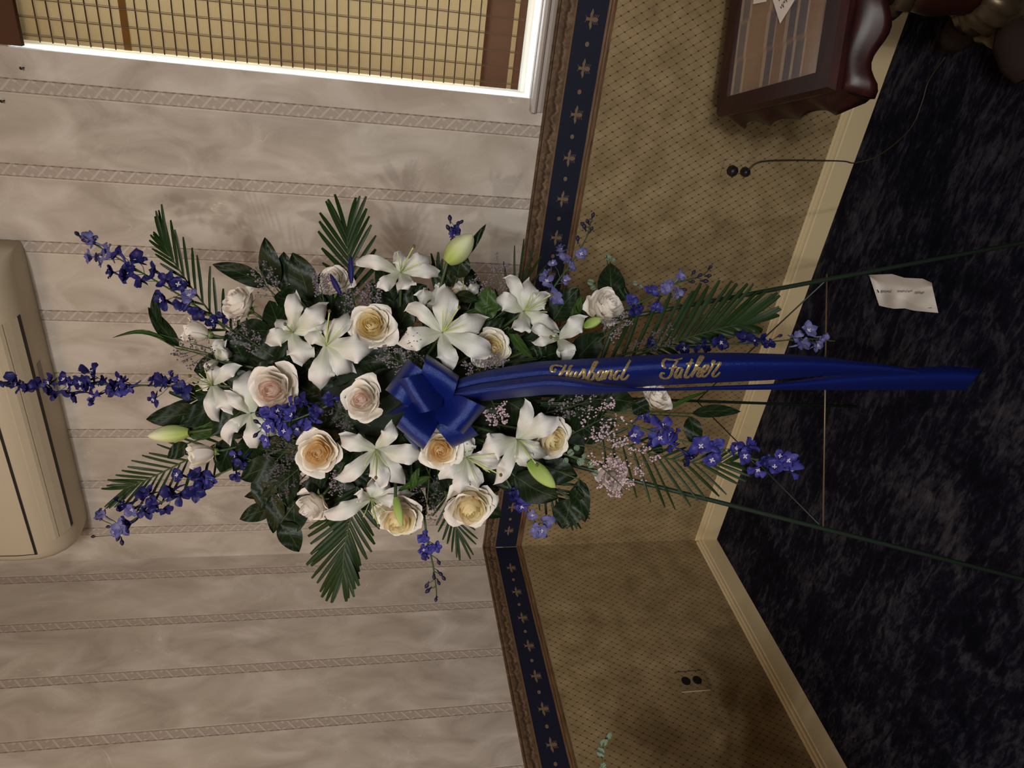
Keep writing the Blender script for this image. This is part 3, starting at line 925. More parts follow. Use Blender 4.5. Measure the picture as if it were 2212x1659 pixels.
for wd, letters in WORDS.items():
    for ch, strokes in letters.items():
        b = MB()
        for st in strokes:
            P = crom([(x, y, 0) for x, y in st], 6)
            L = []; n = len(P)
            for k, p in enumerate(P):
                t = (P[min(k + 1, n - 1)] - P[max(k - 1, 0)]); t.normalize()
                nrm = Vector((-t.y, t.x, 0))
                # pen held at a slant: broad on down strokes
                wd_ = (6.5 + 8.0 * abs(t.y)) * (.55 + .45 * math.sin(math.pi * min(1, max(0, (k + 1.5) / (n + 2)))) ** .5)
                L.append((p + nrm * wd_, p - nrm * wd_))
            V = []; Fc = []
            for (a, c) in L:
                for q in (a, (a + c) / 2, c):
                    x = 1150 + q.x / 4.022; y = 730 + q.y / 4.022
                    yt, yb = lerp_tab(T1t, x), lerp_tab(T1b, x)
                    uu = (y - yt) / (yb - yt)
                    _, d = S1(x, max(0, min(1, uu)))
                    hgt = .0022 if q is a or q is c else .0032
                    V.append(at(x, y, d - hgt - .0012))
            for k in range(n - 1):
                Fc += [(k * 3, k * 3 + 1, k * 3 + 4, k * 3 + 3), (k * 3 + 1, k * 3 + 2, k * 3 + 5, k * 3 + 4)]
            b.add(V, Fc)
        o = b.build('letter', gold.m, tail1, smooth=False)
        o['label'] = 'gold script letter ' + ch + ' of ' + wd

# ---------------------------------------------------------------- flower materials
def petal_mat(name, base, tip, centre=None, tl=.25, rough=.55):
    """base..tip along the petal; centre = colour of the midrib near the throat"""
    n = N(name)
    u = n.uv(); X = n.xyz(u)
    col = n.mix(n.rng(X[1], .05, .9), base, tip)
    if centre:
        s = n.math('ABSOLUTE', n.math('SUBTRACT', X[0], .5))
        m = n.math('MULTIPLY', n.rng(s, .0, .16, 1.0, 0.0), n.rng(X[1], .12, .75, 1.0, 0.0))
        col = n.mix(n.math('MULTIPLY', m, .5), col, centre)
    st = n.noise(n.scale(u, (38, 2.4, 1)), 1.0, 3, .6)
    bl = n.noise(n.obj(), 40.0, 2)
    col = n.mix(n.math('MULTIPLY', bl, .12), col, tuple(c * .8 for c in base[:3]) + (1,))
    n.bump(st, .38, .003)
    n.fin(col, rough, 0, .3)
    n.translucent(col, tl)
    return n.m
W_ = srgb(238, 233, 226)
M['lily'] = petal_mat('lily_petal', srgb(226, 226, 212), srgb(236, 233, 230), srgb(186, 200, 138))
M['rose_w'] = petal_mat('rose_petal_white', srgb(240, 230, 212), srgb(244, 237, 228))
M['rose_c'] = petal_mat('rose_petal_cream', srgb(246, 232, 192), srgb(246, 239, 224))
M['rose_y'] = petal_mat('rose_petal_yellow', srgb(252, 230, 166), srgb(252, 242, 206), None, .45)
M['rose_p'] = petal_mat('rose_petal_peach', srgb(254, 222, 158), srgb(254, 239, 206), None, .45)
M['rose_b'] = petal_mat('rose_petal_blush', srgb(248, 220, 206), srgb(248, 232, 222), None, .4)
M['rose_m'] = petal_mat('rose_petal_mauve', srgb(222, 206, 198), srgb(228, 214, 210))
M['stig'] = plain('pale_green_filament', srgb(186, 200, 128), .5)
M['anth'] = plain('dark_stigma_tip', srgb(92, 84, 52), .6)
M['bud'] = petal_mat('lily_bud', srgb(176, 192, 104), srgb(226, 228, 190), srgb(150, 176, 84), .15)
M['budg'] = petal_mat('green_lily_bud', srgb(120, 150, 60), srgb(176, 192, 112), srgb(206, 210, 160), .1)
M['stem'] = plain('flower_stem', srgb(52, 70, 36), .55)
M['calyx'] = plain('rose_calyx', srgb(96, 116, 62), .5)
def leaf_mat(name, a, b, rib, rough=.34):
    n = N(name)
    u = n.uv(); X = n.xyz(u)
    s = n.math('ABSOLUTE', n.math('SUBTRACT', X[0], .5))
    f = n.noise(n.obj(), 22.0, 2)
    col = n.mix(f, a, b)
    mid = n.rng(s, .008, .03, 1.0, 0.0)
    vv = n.math('FRACT', n.math('MULTIPLY', n.math('SUBTRACT', X[1], n.math('MULTIPLY', s, .55)), 7.0))
    vein = n.math('MULTIPLY', n.rng(n.math('ABSOLUTE', n.math('SUBTRACT', vv, .5)), .02, .07, 1.0, 0.0), .35)
    col = n.mix(n.math('MAXIMUM', n.math('MULTIPLY', mid, .7), vein), col, rib)
    n.bump(n.math('MAXIMUM', mid, vein), .3, .002)
    n.fin(col, rough, 0, .2)
    n.translucent(col, .12)
    return n.m
M['leaf'] = leaf_mat('salal_leaf', srgb(13, 24, 10), srgb(25, 40, 17), srgb(58, 78, 42), .42)
M['leafl'] = leaf_mat('light_leaf', srgb(36, 58, 22), srgb(56, 82, 34), srgb(104, 126, 70), .42)
M['palm'] = leaf_mat('palm_leaflet', srgb(17, 33, 11), srgb(32, 54, 20), srgb(60, 82, 38), .4)
M['euc'] = leaf_mat('eucalyptus_leaf', srgb(98, 118, 98), srgb(128, 146, 124), srgb(150, 164, 140), .6)
def delph_mat(name, a, b, tl=.25):
    n = N(name)
    X = n.xyz(n.uv())
    f = n.noise(n.obj(), 60.0, 2)
    col = n.mix(n.rng(X[1], .1, 1.0), a, b)
    col = n.mix(n.math('MULTIPLY', f, .3), col, tuple(c * .5 for c in a[:3]) + (1,))
    n.fin(col, .5, 0, .3)
    n.translucent(col, tl)
    return n.m
M['dl_deep'] = delph_mat('delphinium_deep_blue', srgb(38, 36, 98), srgb(36, 38, 106))
M['dl_mid'] = delph_mat('delphinium_violet_blue', srgb(72, 68, 146), srgb(56, 57, 146))
M['dl_pale'] = delph_mat('delphinium_pale_blue', srgb(124, 120, 168), srgb(92, 94, 158))
M['dl_bud'] = delph_mat('delphinium_bud_indigo', srgb(36, 32, 62), srgb(28, 28, 58), .1)
M['eye'] = plain('delphinium_eye', srgb(196, 190, 206), .6)
M['stat'] = plain('statice_lavender', srgb(122, 110, 120), .8, nsc=90, namt=.35)
M['statp'] = plain('statice_pink', srgb(190, 164, 174), .8, nsc=90, namt=.25)
M['statd'] = plain('statice_dusky', srgb(86, 75, 82), .8, nsc=90, namt=.4)
M['twig'] = plain('fine_twig', srgb(62, 72, 46), .7)

def dome(x, y):
    return 1.555 - .20 * math.exp(-(((x - 830) / 430) ** 2 + ((y - 860) / 265) ** 2))

# ---------------------------------------------------------------- lilies
def lily_petal(c, tip, dc, dtip, wpx, lift, parent, ctrl=None, twist=0.0, mat=None, cup=1.0):
    cx, cy = c; tx, ty = tip
    P0 = at(cx, cy, dc + .022)
    Pa = at(cx + (tx - cx) * .28, cy + (ty - cy) * .28, dc - .004)
    if ctrl: Pb = at(ctrl[0], ctrl[1], dc - lift)
    else: Pb = at(cx + (tx - cx) * .72, cy + (ty - cy) * .72, dc - lift)
    P3 = at(tx, ty, dc + dtip)
    B = (P0, Pa, Pb, P3)
    W = wpx * 1.13 * dc / F
    seed = rnd.random() * 20
    def fn(u, v):
        t = v
        p = bez(B, t)
        T_ = (bez(B, min(1, t + .02)) - bez(B, max(0, t - .02))).normalized()
        view = (CAM - p).normalized()
        nrm = view - T_ * view.dot(T_)
        if nrm.length < .2: nrm = nrm + view * .3
        nrm.normalize()
        a = twist * (t - .3)
        side = T_.cross(nrm).normalized()
        side, nrm = side * math.cos(a) + nrm * math.sin(a), nrm * math.cos(a) - side * math.sin(a)
        s = (u - .5) * 2
        wv = W * (.16 + .95 * (t ** .85) * max(0, 1 - t ** 3.0) ** .62 * 1.22) * .5
        if t > .985: wv = W * .03
        curl = cup * (.52 * abs(s) ** 2 - .10 * math.exp(-(s / .18) ** 2)) * wv
        ruf = .14 * W * (abs(s) ** 3) * math.sin(t * 15 + seed + s * 2) * (.3 + t)
        return p + side * (s * wv) + nrm * (-curl + ruf)
    V, Fc, U = grid(fn, 8, 14)
    return mk('petal', V, Fc, mat or M['lily'], parent, U)

def filament(p0, p1, p2, r, parent, name='stamen', mat=None, tip=True):
    P = [p0.lerp(p1, t).lerp(p1.lerp(p2, t), t) for t in [k / 7 for k in range(8)]]
    o = MB().tube(P, [r * (1 - .25 * k / 7) for k in range(8)], 5).build(name, mat or M['stig'], parent, smooth=True)
    if tip:
        V, Fc = ellip(p2, XR, YD, FW, r * 1.8, r * 2.2, r * 1.8, 8, 5, 1)
        mk('tip', V, Fc, M['stig'] if tip == 'g' else M['anth'], o)
    return o

def stem_to_foam(c, d, parent, r=.003, name='stem', mat=None):
    a = at(c[0], c[1], d + .02)
    e = foam_pt(*c)
    m = a.lerp(e, .5) + FW * .02
    P = [a.lerp(m, t).lerp(m.lerp(e, t), t) for t in [k / 6 for k in range(7)]]
    MB().tube(P, r, 6).build(name, mat or M['stem'], parent, smooth=True)

PET = {}
def lily(label, c, d, petals, st=None, fil=3, group='white lilies in the spray'):
    """petals: (tip x, tip y, width px, tip depth, lift[, ctrl]); st: stigma end (x, y)"""
    r = root('white_lily', at(c[0], c[1], d), label, 'lily', group)
    for p in petals:
        lily_petal(c, (p[0], p[1]), d, 1.5 * p[3] + .006, p[2], 1.7 * p[4], r,
                   p[5] if len(p) > 5 else None, rnd.uniform(-.5, .5))
    if st:
        a = at(c[0], c[1], d + .015)
        e = at(st[0], st[1], d - .075)
        m = at(c[0] * .55 + st[0] * .45 + rnd.uniform(-4, 4), c[1] * .55 + st[1] * .45, d - .045)
        filament(a, m, e, .0017, r, 'pistil', tip='d')
        dx, dy = st[0] - c[0], st[1] - c[1]
        for k in range(fil):
            th = (k / max(1, fil - 1) - .5) * 1.3 + rnd.uniform(-.1, .1)
            ex = c[0] + (dx * math.cos(th) - dy * math.sin(th)) * .72; ey = c[1] + (dx * math.sin(th) + dy * math.cos(th)) * .72
            filament(a, at((c[0] * 2 + ex) / 3, (c[1] * 2 + ey) / 3, d - .03), at(ex, ey, d - .045), .0011, r, 'stamen', tip=False)
    stem_to_foam(c, d, r)
    PET[label] = [o for o in r.children if o.name.startswith('petal')]
    return r

# (tip x, tip y, width, tip depth offset, lift)
lily('white lily above the yellow swirled rose, petals spread wide in front of leaves', (632, 718), 1.385,
     [(637, 632, 42, .0, .03), (706, 660, 50, .02, .04), (574, 737, 46, .02, .03), (656, 786, 64, .015, .035), (716, 705, 40, .03, .01), (600, 690, 40, .03, .01)], (616, 700), 3)
lily('large white lily overlapping the yellow swirled rose, broad petal pointing down', (705, 746), 1.365,
     [(690, 840, 60, .015, .03), (806, 756, 70, .02, .035), (760, 804, 62, .03, .02), (752, 676, 42, .02, .025), (662, 714, 40, .03, .02), (722, 690, 36, .03, .02)], (712, 672), 3)
lily('white lily nearest the picture top, long petal curving over the palm frond', (866, 588), 1.42,
     [(764, 568, 34, .0, .05, (820, 556)), (818, 622, 36, -.02, .03), (864, 542, 40, .03, .01), (930, 556, 48, .02, .02), (880, 626, 48, -.03, .04), (952, 600, 34, .03, .02, (930, 572))], (894, 532), 2)
lily('biggest white lily with brown specks, just above the blue bow', (956, 718), 1.315,
     [(964, 618, 62, .03, .01), (862, 738, 58, .0, .04), (960, 802, 50, .0, .035, (972, 770)), (1064, 764, 56, .01, .04), (1050, 690, 56, .035, .015), (876, 672, 36, .02, .02, (905, 650))], (992, 664), 4)
lily('white lily with curled top petal standing against the brown border', (1132, 672), 1.40,
     [(1090, 602, 34, .01, .02, (1118, 600)), (1072, 644, 46, .0, .035), (1144, 606, 52, .02, .02), (1186, 640, 44, .01, .03), (1202, 714, 44, .03, .01), (1126, 718, 46, -.03, .03)], (1192, 636), 4)
lily('half open white lily with a green throat between ribbon and white rose', (1206, 732), 1.395,
     [(1264, 688, 46, .0, .03), (1148, 714, 28, .0, .03, (1160, 704)), (1152, 738, 26, .0, .03, (1170, 736)), (1214, 778, 46, -.01, .045, (1240, 752)), (1190, 720, 30, .02, .01)], (1190, 728), 3)
lily('white lily with trailing stamens at the picture-left end of the blooms', (458, 832), 1.455,
     [(520, 792, 34, .0, .02, (482, 800)), (460, 786, 36, .01, .02), (502, 888, 50, .0, .03), (474, 910, 34, .02, .03, (440, 872)), (428, 830, 30, .02, .0)], (410, 812), 5)
lily('white lily tucked under the big blush rose beside the blue florets', (541, 893), 1.42,
     [(486, 846, 30, .0, .03, (505, 866)), (494, 960, 34, .01, .03, (478, 920)), (540, 800, 74, .035, .01), (556, 966, 50, .01, .03), (596, 940, 46, .03, .02), (482, 930, 26, .02, .03)], None)
lily('white lily beside the peach centred rose, petals like a star', (812, 972), 1.345,
     [(848, 912, 40, .0, .03, (846, 944)), (734, 942, 46, .01, .03), (724, 1032, 40, .0, .04, (768, 1026)), (912, 988, 50, .01, .035), (822, 1052, 48, .0, .03), (872, 1046, 44, .03, .02)], (812, 1032), 4)
lily('white lily seen side on with its stamens hanging over the palm frond', (802, 1076), 1.40,
     [(700, 1108, 42, .0, .03, (745, 1112)), (806, 1036, 40, .02, .01), (890, 1064, 38, .02, .02), (862, 1086, 30, -.01, .03), (840, 1040, 42, .03, .01), (770, 1070, 34, -.02, .03)], (818, 1136), 4)
lily('white lily with reddish specks between two yellow centred roses', (1008, 988), 1.36,
     [(1014, 942, 42, .01, .02), (950, 1036, 36, .0, .035, (975, 1020)), (992, 1066, 40, -.01, .035), (1034, 1054, 40, .01, .03), (1086, 994, 48, .02, .02), (985, 965, 30, .03, .01)], (1082, 1026), 3)
lily('white lily folding over the yellow rose right of the bow', (1118, 950), 1.345,
     [(1134, 864, 34, .0, .02, (1146, 905)), (1202, 900, 56, .0, .035), (1040, 972, 66, .0, .04), (1068, 1044, 36, .01, .03, (1096, 1010)), (1138, 1008, 44, .01, .03), (1180, 985, 40, .03, .02)], (1160, 1004), 3)
lily('small white lily half hidden behind the biggest lily and a leaf', (1000, 640), 1.44,
     [(984, 610, 30, .0, .02), (1018, 624, 34, .0, .02), (1036, 616, 28, .01, .02), (966, 640, 34, .01, .01), (930, 632, 34, .02, .02)], (1000, 602), 2)
lily('white petalled lily turned away behind the lavender sprigs at picture left', (470, 776), 1.475,
     [(486, 736, 34, .0, .02, (462, 748)), (446, 800, 34, .01, .02), (500, 760, 30, .02, .02)], None)
lily('white lily petals showing below the half open rose near the blue bow', (940, 640), 1.45,
     [(900, 640, 42, .0, .02), (960, 612, 36, .0, .02), (936, 672, 34, .01, .02)], None)

# brown pollen specks on two lilies
def specks(key, idx, n, v0, v1):
    lab = [k for k in PET if key in k][0]
    pt = PET[lab][idx]; off = ORG[pt.name]
    b = MB()
    for _ in range(n):
        i = rnd.randint(int(v0 * 14), int(v1 * 14)) * 9 + rnd.randint(2, 6)
        p = pt.data.vertices[i].co.copy() + off
        p += (CAM - p).normalized() * .0012 + XR * rnd.uniform(-.004, .004) + YD * rnd.uniform(-.002, .002)
        V, Fc = ellip(p, XR, YD, FW, rnd.uniform(.0008, .0022), rnd.uniform(.0006, .0012), .0005, 6, 4, 1)
        b.add(V, Fc)
    b.build('pollen_specks', M['pollen'], pt, smooth=True)
M['pollen'] = plain('dark_pollen', srgb(110, 62, 44), .7)
specks('biggest white lily', 1, 14, .5, .8)
specks('reddish specks', 0, 9, .35, .75)

# lily buds
def bud(label, a, b, wpx, d, mat, sep=True):
    r = root('lily_bud', at(*a, d), label, 'lily bud', 'lily buds in the spray')
    A = at(*a, d); B = at(b[0], b[1], d - .01); L = (B - A); Ln = L.length; L.normalize()
    x, y, z = frame(L)
    for k in range(3):
        ph0 = 2 * math.pi * k / 3 + .5
        def fn(u, v):
            th = ph0 + (u - .5) * 2 * math.pi / 3 * 1.06
            rr = wpx * d / F / 2 * (math.sin(math.pi * min(1, v * .93 + .07)) ** .62) * (1 - .16 * v) * (1 + .10 * math.cos((u - .5) * 2 * math.pi))
            if v > .97: rr *= .4
            return A + L * Ln * v + (x * math.cos(th) + y * math.sin(th)) * rr
        V, Fc, U = grid(fn, 6, 12)
        mk('petal', V, Fc, mat, r, U)
    stem_to_foam(a, d - .018, r, .0032)
bud('fat white lily bud with green ribs near the picture top', (966, 566), (1022, 506), 54, 1.40, M['bud'])
bud('long pale green lily bud below the half hidden yellow rose', (1142, 998), (1200, 1054), 36, 1.335, M['budg'])
bud('small slit green lily bud hanging over a yellow rose', (854, 1074), (868, 1138), 20, 1.345, M['budg'])
bud('white lily bud pointing to the picture left above a cream rosebud', (408, 934), (318, 942), 40, 1.49, M['bud'])
bud('small lime green lily bud touching the white rose by the ribbon', (1262, 706), (1302, 688), 24, 1.40, M['budg'])

# ---------------------------------------------------------------- roses
def rose(label, c, rpx, f, kind, d=None, roll=None, sq=1.0, group='roses in the spray'):
    d = d if d is not None else dome(*c) - .01
    R_ = rpx * d / F
    roll = roll if roll is not None else rnd.uniform(0, 6)
    x, y, z = frame(face(*f), roll)
    o = at(c[0], c[1], d)
    r = root('white_rose', o, label, 'rose', group)
    K = dict(yellow=(34, 1.0, ('rose_y', 'rose_y', 'rose_y', 'rose_c', 'rose_w')), peach=(30, 1.0, ('rose_p', 'rose_p', 'rose_p', 'rose_c', 'rose_w')),
             blush=(24, .98, ('rose_b', 'rose_b', 'rose_w', 'rose_w', 'rose_w')), pink=(22, .98, ('rose_b', 'rose_b', 'rose_w', 'rose_w', 'rose_w')),
             white=(22, .95, ('rose_w',) * 5), bud=(14, .66, ('rose_c', 'rose_c', 'rose_w', 'rose_w', 'rose_w')), mauve=(20, .95, ('rose_m',) * 5))[kind]
    n, op, mats = K
    wide = op > .8
    for k in range(n):
        q = k / (n - 1)
        ph = k * 2.39996 + rnd.uniform(-.2, .2)
        lip = (.05 + .95 * q ** 1.15) * op * rnd.uniform(.95, 1.05)
        zl = (.50 - .14 * q - .36 * max(0, q - .5) / .5) if wide else (.55 + .10 * q)
        zl += rnd.uniform(-.03, .03)
        hw = 1.5 - .72 * q
        curl = max(0, q - .35) * (.75 if wide else .35) * rnd.uniform(.5, 1.4)
        base = .02 + .10 * q
        zb = .08 - .72 * min(1, q * 1.5)                       # inner petals start high, so the heart looks packed
        belly = (lip + .14 * (1 - q)) * (.92 if wide else 1.05)
        B = (Vector((base, zb)), Vector((max(base, belly * .85), zb + .10)), Vector((belly, zl - .22)), Vector((lip, zl)))
        sd = rnd.random() * 9
        pt = rnd.uniform(.04, .14) * q
        def fn(u, v, ph=ph, B=B, hw=hw, curl=curl, sd=sd, pt=pt, q=q):
            s = (u - .5) * 2
            t = v * (1 - .22 * abs(s) ** 2.4 + pt * math.exp(-(s / .22) ** 2))
            p = bez(B, min(1, t))
            rho, zz = p.x, p.y
            e = max(0, t - .62) / .38
            rho += curl * .26 * e * e + (.025 + .03 * q) * math.sin(s * 4.5 + sd) * v
            zz -= curl * .30 * e * e * e
            zz += .045 * math.sin(s * 5.5 + sd * 2) * v * (.5 + q)
            ang = ph + s * hw * (.40 + .60 * math.sin(min(1, v * 1.5) * math.pi / 2))
            rho *= 1 + .09 * s
            return o + (x * (rho * math.cos(ang)) + y * (rho * math.sin(ang)) * sq + z * zz) * R_
        V, Fc, U = grid(fn, 9, 9)
        mk('petal', V, Fc, M[mats[min(4, int(q * 5))]], r, U)
    b = MB().lathe([(.02, -1.0), (.10, -.92), (.20, -.80), (.22, -.66), (.10, -.55)], (0, 0, 0), 10)
    b.V = [o + (x * v.x + y * v.y + z * v.z) * R_ for v in b.V]
    b.build('calyx', M['calyx'], r, smooth=True)
    for k in range(5):
        th = k * 2 * math.pi / 5
        def sf(u, v, th=th):
            w_ = .16 * math.sin(math.pi * min(1, v * .85 + .15)) * (u - .5)
            rr = .20 + .30 * v + .12 * v * v
            zz = -.72 + .25 * v - .28 * v * v
            return o + (x * (rr * math.cos(th) - w_ * math.sin(th)) + y * (rr * math.sin(th) + w_ * math.cos(th)) + z * zz) * R_
        V, Fc, U = grid(sf, 2, 5)
        mk('sepal', V, Fc, M['calyx'], r, U)
    a = o - z * R_ * .95; e = foam_pt(*c); m = a - z * R_ * .9 + FW * .01
    P = [a.lerp(m, t).lerp(m.lerp(e, t), t) for t in [i / 7 for i in range(8)]]
    MB().tube(P, .0028, 6).build('stem', M['stem'], r, smooth=True)
    return r
rose('cream white rose seen from the side, left of the dark leaves at top', (512, 652), 47, (-.55, -.45), 'white', 1.465)
rose('half closed white rose below the long blue delphinium, nearest picture left of its pair', (424, 718), 39, (-.80, -.15), 'bud', 1.47, )
rose('largest blush white rose at the picture-left side of the spray', (590, 842), 60, (-.10, .05), 'blush', 1.385)
rose('white rose with a pale pink heart beside the blue bow', (783, 864), 49, (-.20, -.05), 'pink', 1.345, 1.0)
rose('cream rose with a swirled yellow heart between two white lilies', (803, 703), 50, (.05, -.10), 'yellow', 1.375)
rose('cream rose with a bright peach yellow heart under the blue florets', (688, 978), 51, (.02, .05), 'peach', 1.36)
rose('cream rose with a peach heart tucked against the lower bow loops', (952, 972), 45, (.10, .10), 'peach', 1.335)
rose('small cream yellow rose beneath the biggest lily petal', (1062, 752), 44, (.40, .05), 'yellow', 1.375)
rose('yellow hearted rose half covered by the folded lily', (1192, 948), 48, (.45, .15), 'yellow', 1.40)
rose('cream rose with ruffled yellow heart by the navy border', (1016, 1094), 56, (.22, .50), 'yellow', 1.405)
rose('yellow rose facing the picture bottom with a green bud over it', (862, 1120), 53, (.0, .60), 'yellow', 1.405)
rose('white rose with loose petals above the big palm frond', (672, 1096), 44, (-.45, .55), 'white', 1.43)
rose('white rose with two small blue feathers across it', (722, 606), 42, (-.15, -.45), 'white', 1.47)
rose('cream rosebud at picture left beneath the white lily bud', (436, 980), 40, (-.75, .10), 'bud', 1.475)
rose('ruffled white rose near the gold letters, against the lattice wallpaper', (1312, 660), 49, (.45, -.40), 'white', 1.42)
rose('faded white rose among pink sprigs at the lower palm frond', (1324, 1030), 38, (.1, .35), 'mauve', 1.45)
rose('white rose peeking out from under the ribbon tail', (1420, 856), 36, (.35, -.55), 'white', 1.45)

# small blue feathers on one rose
for (a, b, wd, lab) in (((735, 636), (714, 592), 14, 'small blue feather lying across the white rose near picture top'), ((759, 612), (757, 552), 13, 'small blue feather standing upright against the palm frond')):
    r = root('blue_feather', at(*a, 1.40), lab, 'feather', 'small blue feathers')
    def fn(u, v):
        w_ = wd * (math.sin(math.pi * min(1, v * .9 + .08)) ** .6) * (u - .5) * (1 + .10 * math.sin(v * 40 + u * 9))
        return at(a[0] + (b[0] - a[0]) * v + w_, a[1] + (b[1] - a[1]) * v, 1.40 - .004 * math.cos((u - .5) * 3))
    V, Fc, U = grid(fn, 4, 16)
    mk('vane', V, Fc, M['dl_deep'], r, U)
    MB().tube([at(a[0], a[1] + 6, 1.402), at(*a, 1.397), at(*b, 1.396)], .0006, 5).build('quill', M['dl_bud'], r)

# ---------------------------------------------------------------- delphiniums
def floret_mesh(name, mat, seed):
    rr = random.Random(seed)
    V = []; Fc = []; U = []
    for k in range(5):
        th = 2 * math.pi * k / 5 + rr.uniform(-.15, .15)
        sc = rr.uniform(.72, 1.15); up = rr.uniform(-.15, .85); cup = rr.uniform(-.25, .25); wd = rr.uniform(.7, 1.05); dz = rr.uniform(-.05, .05)
        def fn(u, v):
            w_ = wd * sc * (math.sin(math.pi * min(1, v * .93 + .04)) ** .8) * (u - .5)
            r_ = (.06 + .94 * v) * sc * (1 - up * .35)
            z_ = dz + up * math.sin(v * (1.4 + up)) * sc + cup * (abs(u - .5) * 2) ** 2 + .09 * math.sin(v * 6 + k * 2 + seed) + .06 * math.sin(u * 7 + seed)
            w_ += .12 * v * math.sin(k * 3 + seed) * v
            return Vector((r_ * math.cos(th) - w_ * math.sin(th), r_ * math.sin(th) + w_ * math.cos(th), z_))
        v_, f_, u_ = grid(fn, 4, 5)
        n = len(V); V += v_; Fc += [tuple(i + n for i in f) for f in f_]; U += u_
    b = MB().tube([(0, 0, 0), (.05, .1, -.4), (.2, .3, -.8), (.4, .45, -1.1)], [.16, .13, .09, .04], 6)
    n = len(V); V += b.V; Fc += [tuple(i + n for i in f) for f in b.F]; U += [(0.5, .2)] * len(b.V)
    me = bpy.data.meshes.new(name)
    me.from_pydata([tuple(v) for v in V], [], Fc)
    L = me.uv_layers.new(name='UV'); flat = []
    for l in me.loops: flat += U[l.vertex_index]
    L.data.foreach_set('uv', flat)
    me.polygons.foreach_set('use_smooth', [True] * len(me.polygons))
    me.materials.append(mat)
    return me
def eye_mesh():
    b = MB()
    for k in range(4):
        th = k * math.pi / 2 + .4
        b.tube([(0, 0, .05), (.12 * math.cos(th), .12 * math.sin(th), .22), (.24 * math.cos(th), .24 * math.sin(th), .24)], [.05, .07, .04], 5)
    me = bpy.data.meshes.new('eye'); me.from_pydata([tuple(v) for v in b.V], [], b.F); me.materials.append(M['eye'])
    return me
def bud_mesh(mat):
    b = MB().lathe([(.02, -.95), (.12, -.8), (.15, -.5), (.22, -.25), (.40, .05), (.44, .35), (.30, .7), (.08, .95)], (0, 0, 0), 9)
    me = bpy.data.meshes.new('bud'); me.from_pydata([tuple(v) for v in b.V], [], b.F); me.polygons.foreach_set('use_smooth', [True] * len(me.polygons)); me.materials.append(mat)
    return me
FM = {m: [floret_mesh('floret', M[m], s) for s in range(1, 9)] for m in ('dl_deep', 'dl_mid', 'dl_pale')}
EM = eye_mesh(); BM_ = bud_mesh(M['dl_bud'])
def delphinium(label, path, d0, d1, flowers, mat='dl_deep', r=15.5, buds=(), pale_from=None, stemmat=None):
    n = len(path)
    P3 = crom([at(x, y, d0 + (d1 - d0) * i / (n - 1)) for i, (x, y) in enumerate(path)], 8)
    rt = root('delphinium_stem', P3[0], label, 'delphinium', 'delphinium stems in the spray')
    b = MB()
    N_ = len(P3)
    b.tube(P3, [.0026 - .0016 * i / N_ for i in range(N_)], 6)
    items = [(x, y, False) for x, y in flowers] + [(x, y, True) for x, y in buds]
    for (x, y, isb) in items:
        # nearest point on the stem in the picture
        best = min(range(N_), key=lambda i: (1106 + F * (P3[i] - CAM).dot(XR) / (P3[i] - CAM).dot(FW) - x) ** 2 + (829.5 + F * (P3[i] - CAM).dot(YD) / (P3[i] - CAM).dot(FW) - y) ** 2)
        S = P3[max(0, best - 2)]
        sd = (S - CAM).dot(FW)
        sx = 1106 + F * (S - CAM).dot(XR) / sd; sy = 829.5 + F * (S - CAM).dot(YD) / sd
        ox, oy = x - sx, y - sy
        L = math.hypot(ox, oy)
        dd = sd - .016 + min(.014, L * .0005) + rnd.uniform(-.004, .004)
        p = at(x, y, dd)
        if isb:
            T_ = (P3[-1] - P3[-6]).normalized()
            z = ((p - S).normalized() + T_ * .5 + Vector((rnd.uniform(-.2, .2), rnd.uniform(-.2, .2), rnd.uniform(-.2, .2)))).normalized()
            me = BM_; sc = 9.5 * dd / F * rnd.uniform(.85, 1.15)
        else:
            z = face(ox / 42 * .6 + rnd.uniform(-.45, .45), oy / 42 * .6 + rnd.uniform(-.45, .45))
            mm = mat
            if pale_from is not None and (x, y) in flowers and flowers.index((x, y)) >= pale_from: mm = 'dl_pale'
            mm = 'dl_deep' if mm == 'dl_mid' and rnd.random() < .25 else ('dl_mid' if mm == 'dl_deep' and rnd.random() < .15 else mm)
            me = rnd.choice(FM[mm]); sc = 1.30 * r * dd / F * rnd.uniform(.78, 1.2)
        ax, ay, az = frame(z, rnd.uniform(0, 6.28))
        o = mk('bud' if isb else 'floret', None, None, None, rt, me=me)
        o.matrix_local = Matrix(((ax.x * sc, ay.x * sc, az.x * sc, p.x - P3[0].x), (ax.y * sc, ay.y * sc, az.y * sc, p.y - P3[0].y), (ax.z * sc, ay.z * sc, az.z * sc, p.z - P3[0].z), (0, 0, 0, 1)))
        if not isb and rnd.random() < (.75 if label.startswith('bright') else .4):
            e = bpy.data.objects.new('eye', EM); COL.objects.link(e); e.parent = o
        m = S.lerp(p, .5) + Vector((0, 0, -.003))
        b.tube([S, m, p - az * sc * .3], .0008, 4)
    b.build('stem', stemmat or M['stem'], rt, smooth=True)
    return rt
delphinium('blue delphinium slanting out to the picture\'s upper left', [(560, 745), (480, 700), (400, 645), (300, 585), (200, 525), (165, 508)], 1.50, 1.56,
  [(482, 686), (463, 696), (429, 674), (395, 657), (352, 648), (386, 616), (338, 587), (360, 606), (304, 607), (270, 595), (299, 561), (241, 587), (280, 582), (260, 548), (231, 544), (410, 640), (216, 560), (198, 556), (193, 516), (204, 524)], 'dl_deep', 17, [(168, 506), (178, 514), (184, 520)], 14)
